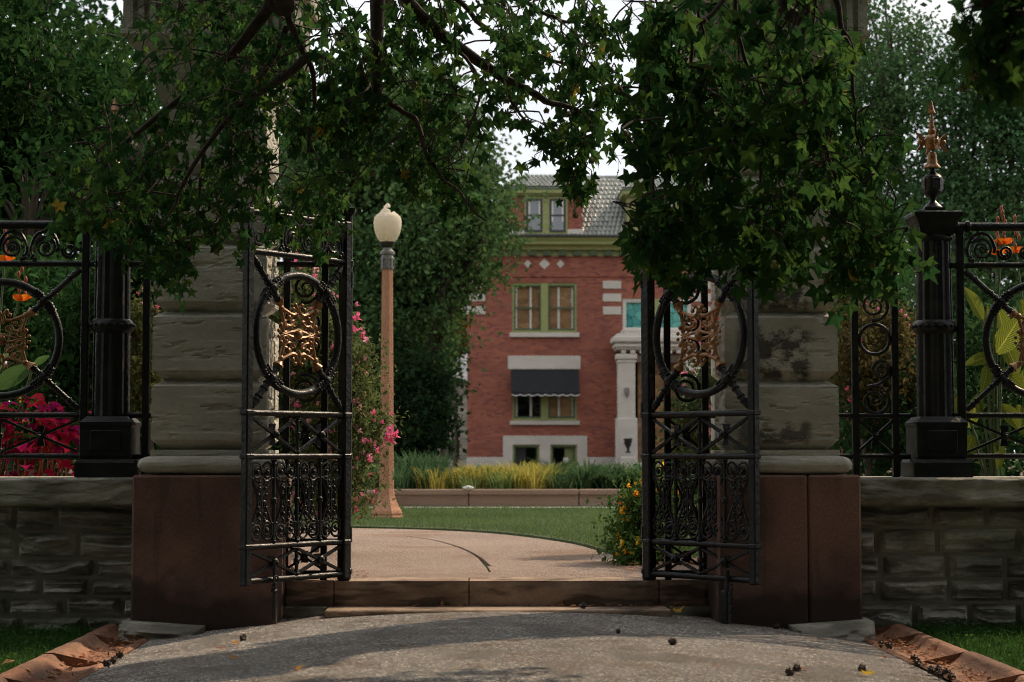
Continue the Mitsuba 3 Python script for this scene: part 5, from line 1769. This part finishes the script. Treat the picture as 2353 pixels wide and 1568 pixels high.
def flower_shrub(name, label, cat, base, crown, n, leaf, col, seed, blooms, bcol, bsize, part='blossom', shape=OVAL, clump=.12, extra=()):
    t = tree(name, label, cat, base, crown, n, leaf, col, seed, .03, shape, clump * .75, 26, 'mat_leaf')
    rg = np.random.default_rng(seed + 500)
    plys = [mikit.ply(BLOOM, 'mat_matteleaf', color=np.tile(tint(rg, 1, c, .15)[0], (len(BLOOM[0]), 1))) for c in bcol]
    w = np.array([np.prod(r) for _, r in crown]) ** .6
    w = w / w.sum()
    for i in range(blooms):
        c, r = crown[rg.choice(len(crown), p=w)]
        d = unit(rg, 1)[0]
        d[1] = -abs(d[1]) * .8
        p = np.asarray(c) + d * np.asarray(r) * rg.uniform(.98, 1.25)
        k = bsize * rg.uniform(.6, 1.3)
        put(part, None, None, t, shape=plys[int(rg.integers(len(plys)))], to_world=T().translate(p.tolist()).rotate(unit(rg, 1)[0].tolist(), float(rg.uniform(0, 360))).scale([k, k, k * .8]))
    for p, k in extra:
        put(part, None, None, t, shape=plys[0], to_world=T().translate(list(map(float, p))).scale(float(k)))
    return t


PINKS = [(.80, .18, .34), (.85, .26, .42), (.72, .24, .28), (.85, .42, .46)]
flower_shrub('crape_myrtle', 'pink flowering shrub on the left beside the lamp post, behind the open gate leaf', 'flowering shrub', (PX(720, 15.6), 15.8, 0),
             [(pc(760, 900, 15.6), rad(85, .4, 200, 15.6)), (pc(700, 760, 15.8), rad(80, .4, 170, 15.6)), (pc(824, 860, 15.3), rad(30, .22, 120, 15.3)), (pc(832, 1010, 15.2), rad(40, .25, 85, 15.2)), (pc(814, 1110, 15.1), rad(46, .22, 75, 15)), (pc(740, 1100, 15.5), rad(80, .35, 80, 15.3)), (pc(888, 972, 15.1), rad(20, .15, 26, 15.1)), (pc(868, 990, 15.1), rad(18, .15, 24, 15.1))],
             19000, .044, (.105, .135, .050), 71, 230, PINKS, .027, extra=[(pc(903, 990, 14.95), .045), (pc(896, 1003, 14.92), .05), (pc(914, 998, 14.95), .036), (pc(905, 1010, 14.93), .04), (pc(870, 1035, 14.95), .03), (pc(826, 728, 15.0), .035), (pc(838, 770, 15.0), .035)])
flower_shrub('crape_myrtle', 'pink flowering shrub on the right, glimpsed through the right gate leaf', 'flowering shrub', (PX(1590, 15.8), 15.9, 0),
             [(pc(1588, 930, 15.8), rad(40, .25, 95, 15.8)), (pc(1600, 1060, 15.8), rad(60, .3, 90, 15.8)), (pc(1650, 900, 16), rad(50, .3, 140, 16))],
             5200, .05, (.085, .115, .042), 72, 50, PINKS, .034)
ORANGE = [(.95, .40, .03), (.95, .48, .04), (.95, .62, .08)]
flower_shrub('lantana', 'orange flowering lantana at the right edge of the path beside the gate leaf', 'flowering shrub', (PX(1478, 14.2), 14.3, 0),
             [(pc(1470, 1200, 14.2), rad(48, .28, 85, 14.2)), (pc(1510, 1180, 14.3), rad(52, .28, 95, 14.2)), (pc(1452, 1262, 14.0), rad(34, .22, 34, 14))],
             6000, .046, (.075, .135, .038), 73, 95, ORANGE, .025)
flower_shrub('flower_bush', 'thin pink flowered bush with dry brown stalks right of the stained pillar', 'flowering shrub', (PX(1985, 13.6), 13.6, 0),
             [(pc(1960, 800, 13.6), rad(45, .25, 120, 13.6)), (pc(2030, 830, 13.8), rad(80, .3, 120, 13.8))], 3600, .05, (.10, .085, .036), 74, 26, PINKS, .022)
flower_shrub('flower_bush', 'thin pink flowered bush in the gap left of the clean pillar', 'flowering shrub', (PX(320, 13.6), 13.6, 0),
             [(pc(322, 820, 13.6), rad(40, .2, 160, 13.6))], 2600, .05, (.075, .085, .03), 75, 18, PINKS, .022)


# ------------------------------------------------------------------ red-leaved plants and cannas
def leaf_sheet(L_, W_, curl, fold, n=8):
    v, f, uv = [], [], []
    for i in range(n + 1):
        t_ = i / n
        w = W_ * (math.sin(math.pi * min(1, t_ * .93 + .04)) ** .75) * (1 - .25 * t_)
        a = curl * t_ * t_
        for s in (-1, -.5, 0, .5, 1):
            v.append([s * w, L_ * t_ * math.cos(a * .6), fold * abs(s) * w - L_ * a * t_ * .5])
            uv.append([.5 + s * .5, t_])
    for i in range(n):
        for j in range(4):
            o = i * 5 + j
            f.append([o, o + 1, o + 6, o + 5])
    return (np.array(v), np.array(f)), np.array(uv)


def canna_plant(label, x, Y, leaves, mat, group=None, flower=None, name='canna_plant'):
    t = thing(name, label, 'plant', group)
    rg = np.random.default_rng(int(x * 7 + Y * 100) % 9999)
    base = np.array([PX(x, Y), Y, -.03])
    m = M()
    tops = []
    for bx, by, tx, ty, W_ in leaves:
        p, q = P(bx, by, Y + rg.uniform(-.06, .10)), P(tx, ty, Y - .08 + rg.uniform(-.1, .1))
        d = q - p
        L_ = np.linalg.norm(d)
        nrm = np.array([rg.uniform(-.45, .45), -1.0, rg.uniform(.1, .6)])
        R = frames(nrm[None], d[None])[0]
        (v, f), uv = leaf_sheet(L_, W_, rg.uniform(.1, .4), .28)
        put('leaf', (v @ R.T + p, f), mat, t, True, uv=uv)
        m.tube(curve([base + rg.normal(size=3) * [.05, .05, 0], (base + p) / 2 + [(base[0] - p[0]) * .25, 0, .05], p], 8), np.linspace(.014, .008, 8), 6)
    if flower:
        for q, (px, py) in enumerate(flower):
            p = P(px, py, Y - .05)
            m.tube(curve([base, (base * [1, 1, 0] + p * [0, 0, 1] * .5 + [0, 0, .2]), p + [0, 0, .10]], 8), np.linspace(.012, .006, 8), 6)
            for k in range(6):
                a = k * 1.05 + q
                d = np.array([math.cos(a), math.sin(a) * .7 - .3, .5])
                (v, f), uv = leaf_sheet(.075, .024, .9, .3, 4)
                R = frames(np.array([[0, -1, .3]]), d[None])[0]
                put('petal', (v @ R.T + p, f), 'mat_matteleaf', t, True, color=np.tile([.80, .16, .02] if k % 2 else [.85, .26, .02], (len(v), 1)))
            for k in range(7):
                o = p + np.array([rg.normal() * .012, rg.normal() * .012, .04 + .035 * k])
                put('bud', M().ball(o, .012, 1, (1, 1, 2.2)), 'mat_bud', t, 40)
    put('stem', m, 'mat_stem', t, 50)
    return t


bsdf('mat_stem', {'type': 'twosided', 'bsdf': {'type': 'principled', 'base_color': rgb(.05, .08, .025), 'roughness': .6}})
bsdf('mat_bud', {'type': 'twosided', 'bsdf': {'type': 'principled', 'base_color': rgb(.30, .07, .03), 'roughness': .6}})
canna_plant('canna with large yellow striped leaves behind the right fence bay', 2285, 13.2,
            [(2290, 812, 2346, 728, .098), (2306, 760, 2290, 690, .075), (2258, 735, 2221, 662, .062), (2310, 790, 2342, 856, .072), (2282, 818, 2222, 834, .055), (2268, 840, 2262, 902, .055),
             (2300, 850, 2356, 900, .075), (2262, 765, 2275, 705, .05), (2250, 905, 2228, 985, .065), (2300, 930, 2345, 985, .07), (2235, 1000, 2215, 1060, .06), (2290, 1000, 2300, 1075, .06), (2205, 905, 2198, 985, .05)],
            'mat_canna', 'cannas behind the fence', flower=[(2306, 560), (2292, 585)])
canna_plant('canna with striped leaves at the right edge of the picture', 2370, 13.5,
            [(2362, 800, 2352, 690, .09), (2350, 900, 2395, 820, .09), (2356, 1000, 2340, 930, .08)], 'mat_canna', 'cannas behind the fence', flower=[(2332, 580)])
canna_plant('green leaved canna with dry red flower spike at the left edge of the picture', -10, 13.0,
            [(-12, 892, 76, 838, .075), (78, 838, 112, 818, .03), (-30, 870, 12, 815, .07), (-20, 850, -25, 760, .08), (16, 1003, 80, 1000, .022), (-30, 1020, 10, 985, .06)], 'mat_cannagreen', 'cannas behind the fence', flower=[(12, 600), (50, 690)])


def coleus(label, x, y, Y, n, seed, spread=.16):
    rg = np.random.default_rng(seed)
    t = thing('coleus_plant', label, 'plant', 'red-leaved plants behind the left fence')
    c = P(x, y, Y)
    base = np.array([c[0], c[1], -.03])
    plys = []
    for k, colr in enumerate(((.50, .02, .075), (.36, .013, .10), (.22, .009, .085), (.56, .03, .06))):
        (v, f), uv = leaf_sheet(.13, .042, .6, .25, 5)
        plys.append(mikit.ply((v, f), 'mat_leaf', smooth=True, color=np.tile(colr, (len(v), 1))))
    st = M()
    for i in range(n):
        a = rg.uniform(0, 2 * np.pi)
        h = rg.uniform(-.30, .09)
        o = c + np.array([rg.normal() * spread * .6, rg.normal() * .10, h])
        d = np.array([math.cos(a), math.sin(a) * .8 - .3, rg.uniform(-.5, .35)])
        R = frames(np.array([[d[0] * .3, -.45, .85]]), d[None])[0]
        Rm = np.eye(4)
        Rm[:3, :3] = R * rg.uniform(.75, 1.25)
        Rm[:3, 3] = o
        put('leaf', None, None, t, shape=plys[int(rg.integers(4))], to_world=T(Rm))
        if i % 4 == 0:
            st.tube([base + rg.normal(size=3) * [.03, .03, 0], (base + o) / 2 + [0, 0, .03], o], .005, 5)
    put('stem', st, 'mat_bud', t, 50)


coleus('crimson leaved plant at the left edge behind the fence', 8, 950, 13.0, 46, 91)
coleus('crimson leaved plant in the middle of the left fence bay', 108, 945, 13.1, 52, 92)
coleus('crimson leaved plant next to the left fence post', 160, 985, 13.2, 40, 93)
coleus('low crimson leaved plant below the large green canna leaf', 60, 1030, 12.95, 40, 94)
t = flower_shrub('lantana', 'small orange flowered plant among the crimson leaves behind the left fence', 'flowering shrub', (PX(60, 12.9), 12.9, 0),
                 [(pc(50, 945, 12.9), rad(14, .06, 40, 12.9))], 160, .03, (.04, .085, .026), 95, 8, ORANGE, .012)


# ------------------------------------------------------------------ grasses
def blades(rg, n, xy, h, w, col, lean=.4, spread=.3):
    x, y, z = xy
    a = rg.uniform(0, 2 * np.pi, n)
    hh = h * rg.uniform(.55, 1.25, n)
    lx, ly = rg.normal(size=n) * lean * hh, rg.normal(size=n) * lean * hh
    dx, dy = np.cos(a) * w / 2, np.sin(a) * w / 2
    v = np.stack([np.stack([x - dx, y - dy, z], 1), np.stack([x + dx, y + dy, z], 1), np.stack([x + lx, y + ly, z + hh], 1)], 1).reshape(-1, 3)
    f = np.arange(3 * n).reshape(n, 3)
    return (v, f), np.repeat(tint(rg, n, col, spread), 3, 0)


from shapely import contains_xy
rg = np.random.default_rng(300)
X, Y = rg.uniform(-4.2, 5.2, 150000), 14.4 + 14.0 * rg.random(150000) ** 1.5
ok = contains_xy(lawn_poly, X, Y)
ok &= np.abs(X) < .30 * Y + .5
X, Y = X[ok], Y[ok]
(v, f), c = blades(rg, len(X), (X, Y, np.full(len(X), .014)), .055, .007, (.105, .155, .062), .45, .35)
patch = meshkit.fbm(np.stack([X * .6, Y * .45, X * 0], -1), 3)
c *= np.repeat(.72 + .6 * patch, 3)[:, None]
lab(put('lawn_grass', (v, f), 'mat_matteleaf', color=c), 'short mown green grass of the lawn between path and planter', 'grass', kind='stuff')

X = np.concatenate([rg.uniform(-4.6, -2.38, 20000), rg.uniform(2.72, 5.2, 24000)])
Y = rg.uniform(8.0, 11.95, len(X))
Z = np.full(len(X), -.325)
(v, f), c = blades(rg, len(X), (X, Y, Z), .085, .007, (.045, .105, .026), .5, .35)
n2 = 4500
X2 = np.concatenate([rg.uniform(-4.4, -2.36, n2 // 2), rg.uniform(2.70, 5.0, n2 // 2)])
tipv, nv = unit(rg, n2) * [1, 1, .5] + [0, 0, .2], unit(rg, n2) * .5 + [0, 0, 1]
(v2, f2), c2 = scatter(RHOMB, np.stack([X2, rg.uniform(8.1, 11.9, n2), -.30 + rg.uniform(0, .06, n2)], 1), frames(nv, tipv), rg.uniform(.02, .04, n2), tint(rg, n2, (.045, .10, .026), .35))
lab(put('verge_grass', (np.vstack([v, v2]), np.vstack([f, f2 + len(v)])), 'mat_leaf', color=np.vstack([c, c2])), 'rough grass and clover in the corners below the garden walls', 'grass', kind='stuff')


def clump(rg, n, x0, x1, y0, y1, z, h, col, w=.02, bend=.5, spread=.3):
    nt = max(3, n // 90)
    tx, ty, th = rg.uniform(x0, x1, nt), rg.uniform(y0, y1, nt), rg.uniform(.62, 1.2, nt)
    w_ = rg.integers(0, nt, n)
    ox, oy = rg.normal(size=n) * .10, rg.normal(size=n) * .10
    x, y = tx[w_] + ox, ty[w_] + oy
    a = np.arctan2(oy, ox) + rg.normal(size=n) * .5
    hh = h * rg.uniform(.6, 1.2, n) * th[w_]
    out = bend * hh * rg.uniform(.3, 1.2, n)
    dx, dy = np.cos(a + 1.57) * w / 2, np.sin(a + 1.57) * w / 2
    V = []
    for t_, k in ((0, 1), (.5, .9), (.85, .6), (1, .05)):
        px, py = x + np.cos(a) * out * t_ ** 2, y + np.sin(a) * out * t_ ** 2
        pz = z + hh * (t_ - .32 * bend * t_ ** 3)
        V += [np.stack([px - dx * k, py - dy * k, pz], 1), np.stack([px + dx * k, py + dy * k, pz], 1)]
    v = np.stack(V, 1).reshape(-1, 3)
    o = (np.arange(n) * 8)[:, None, None]
    f = (np.array([[0, 1, 3], [0, 3, 2], [2, 3, 5], [2, 5, 4], [4, 5, 7], [4, 7, 6]])[None] + o).reshape(-1, 3)
    return (v, f), np.repeat(tint(rg, n, col, spread) * rg.uniform(.7, 1.3, nt)[w_][:, None], 8, 0)


def grass_row(name, label, xa, xb, n, h, col, seed, kind=None, cat='ornamental grass', Y=(29.5, 32.0), w=.022, bend=.5):
    g, c = clump(np.random.default_rng(seed), n, PX(xa, 30.5), PX(xb, 30.5), Y[0], Y[1], .22, h, col, w, bend)
    lab(put(name, g, 'mat_matteleaf', color=c), label, cat, kind=kind)


grass_row('ornamental_grass', 'tall green grass clump in the planter just right of the lamp post', 915, 1000, 1500, .62, (.062, .115, .052), 401)
grass_row('ornamental_grass', 'green grass in the planter left of the lamp post', 640, 900, 2600, .5, (.062, .115, .052), 402, 'stuff')
grass_row('yellow_grass', 'yellow ornamental grass along the middle of the planter', 1003, 1262, 4200, .45, (.34, .30, .07), 403, 'stuff')
grass_row('yellow_grass', 'thin green blades mixed through the yellow grass of the planter', 1003, 1262, 1300, .40, (.13, .18, .06), 404, 'stuff')
grass_row('ornamental_grass', 'green lily-like foliage in the planter before the basement windows', 1252, 1700, 4800, .52, (.055, .10, .042), 405, 'stuff', w=.035, bend=.7)
rg = np.random.default_rng(8)
m = M()
for i in range(3):
    m.ball(P(1070 + 6 * i, 1124 - 2 * (i % 2), 29.05) + [0, 0, .02], .035, 1, (1.4, 1, .6))
single('paper_scrap', 'crumpled white paper scrap on top of the planter wall', 'litter', m, 'mat_braid')


# ------------------------------------------------------------------ litter on the drive
def on(xd, yd, zf):
    """where the sight line of a picture point meets the surface z = zf(x, y)"""
    lo, hi = 6.0, 14.0
    for _ in range(40):
        mid = (lo + hi) / 2
        p = P(xd, yd, mid)
        if p[2] > zf(p[0], p[1]):
            lo = mid
        else:
            hi = mid
    return P(xd, yd, lo)


def dz(x, y):
    return float(drive_z(np.array(x), np.array(y)))


def litter_ball(xd, yd, label, zf=dz, k=1.15, group=None, rg=np.random.default_rng(9)):
    p = on(xd, yd, zf)
    key = numbered('gumball')
    s = dict(BROWNBALL[int(rg.integers(3))])
    s['to_world'] = T().translate([p[0], p[1], zf(p[0], p[1]) + .014 * k]).rotate([.3, .5, .8], float(rg.uniform(0, 360))).scale(k)
    scene[key] = s
    lab(key, label, 'seed ball', group)


def litter_leaf(xd, yd, label, col, zf=dz, k=.05, group=None, rg=np.random.default_rng(10)):
    p = on(xd, yd, zf)
    key = numbered('fallen_leaf')
    sv, sf = STARS[int(rg.integers(6))]
    v = sv.copy()
    v[:, 2] += .7 * v[:, 0] ** 2 * rg.uniform(.4, 1.0) + .25 * v[:, 1] ** 2
    ang = rg.uniform(0, 2 * np.pi)
    R = np.array([[math.cos(ang), -math.sin(ang), 0], [math.sin(ang), math.cos(ang), 0], [0, 0, 1.0]])
    v = v @ R.T * k
    v[:, 2] += .004 - v[:, 2].min()
    v += [p[0], p[1], zf(p[0], p[1])]
    scene[key] = mikit.ply((v, sf), 'mat_matteleaf', color=np.tile(np.asarray(col) * rg.uniform(.85, 1.1), (len(v), 1)))
    lab(key, label, 'leaf', group)


ORG, YEL, BRN = (.55, .25, .06), (.60, .40, .05), (.34, .12, .06)
litter_ball(558, 1472, 'dark gumball on the asphalt in front of the left gate leaf')
litter_ball(1545, 1482, 'single gumball in the open middle right of the drive')
litter_ball(1815, 1553, 'left one of two gumballs side by side near the bottom right')
litter_ball(1831, 1543, 'right one of two gumballs side by side near the bottom right')
litter_ball(1981, 1543, 'gumball beside a yellow leaf near the bottom right corner of the drive')
litter_ball(1785, 1446, 'gumball before the footing of the stained pillar')
litter_ball(1421, 1456, 'small half-crushed gumball right of the middle of the drive', k=.8)
litter_leaf(538, 1485, 'upper pale orange leaf on the shaded left part of the drive', ORG, k=.038)
litter_leaf(506, 1494, 'small brown leaf left of the pale orange leaves on the drive', BRN, k=.03)
litter_leaf(537, 1516, 'lower pale orange leaf on the left part of the drive', ORG, k=.042)
litter_leaf(679, 1541, 'curled orange leaf alone at the bottom left of the drive', (.60, .27, .05), k=.045)
litter_leaf(1997, 1555, 'yellow leaf beside a gumball near the bottom right corner', YEL, k=.05)
litter_leaf(2029, 1518, 'reddish leaf at the right edge of the drive', BRN, k=.042)
litter_leaf(1852, 1542, 'small brown leaf beside the two gumballs near the bottom right', BRN, k=.035)
litter_leaf(1645, 1533, 'tiny reddish leaf alone on the lower right of the drive', BRN, k=.022)


def tz(x, y):
    return -.158


litter_leaf(1237, 1388, 'yellow brown leaf lying against the middle of the step', (.50, .27, .06), tz, .05)
litter_leaf(1555, 1408, 'yellow leaf on the right end of the threshold slab', (.55, .33, .05), tz, .055)
litter_ball(1341, 1398, 'gumball on the threshold slab right of the leaning leaf', tz)
litter_ball(1563, 1409, 'left gumball of the pair at the right end of the threshold', dz)
litter_ball(1583, 1411, 'right gumball of the pair at the right end of the threshold', dz)


def gz(x, y):
    return -.30


for i, (x, y) in enumerate(((2026, 1486), (2043, 1491), (2101, 1521), (2108, 1530), (2140, 1547), (2156, 1546), (2160, 1557), (2176, 1553), (2186, 1562))):
    litter_ball(x, y, 'dark gumball among the leaf litter in the right gutter', gz, 1.15, 'gumballs in the right gutter')
for i, (x, y) in enumerate(((262, 1523), (275, 1512), (246, 1532))):
    litter_ball(x, y, 'dark gumball among the leaf litter in the left gutter', gz, 1.15, 'gumballs in the left gutter')
rg = np.random.default_rng(77)
pts, cl = [], []
for side, n in ((1, 420), (-1, 260)):
    y = rg.uniform(8.4, 11.4, n)
    o = np.clip(rg.normal(.10, .06, n), -.03, .26)
    pts.append(np.stack([(2.34 + o) if side > 0 else (-2.0 - o), y, -.296 + rg.uniform(0, .02, n)], 1))
n = 160
pts.append(np.stack([rg.uniform(-.8, 1.6, n), 12.07 - np.abs(rg.normal(0, .03, n)), np.full(n, -.156) + rg.uniform(0, .006, n)], 1))
n = 110
pts.append(np.stack([rg.uniform(.95, 1.9, n), rg.uniform(12.5, 14, n), np.full(n, .012) + rg.uniform(0, .02, n)], 1))
n = 60
pts.append(np.stack([rg.uniform(-1.3, -.7, n), rg.uniform(12.3, 13.2, n), np.full(n, .006) + rg.uniform(0, .008, n)], 1))
pts = np.vstack(pts)
tp, nn_ = unit(rg, len(pts)) * [1, 1, .25], unit(rg, len(pts)) * .6 + [0, 0, 1]
cols = np.array([(.30, .12, .06), (.42, .22, .12), (.12, .055, .03), (.40, .25, .17)])[rg.integers(0, 4, len(pts))] * rg.uniform(.6, 1.2, (len(pts), 1))
g, c = scatter(OVAL, pts, frames(nn_, tp), rg.uniform(.018, .042, len(pts)), cols)
lab(put('leaf_litter', g, 'mat_matteleaf', color=c), 'dry crumbled leaves in the gutters and against the step', 'leaf litter', kind='stuff')
# fallen leaves on the left verge
for i, (x, y) in enumerate(((20, 1530), (60, 1545), (10, 1556))):
    litter_leaf(x, y, ['dry pinkish leaf on the grass in the bottom left corner, upper one', 'dry pinkish leaf on the grass next to the left kerb', 'dry pinkish leaf on the grass in the bottom left corner, lower one'][i], (.42, .22, .13), lambda a, b: -.27, .05)
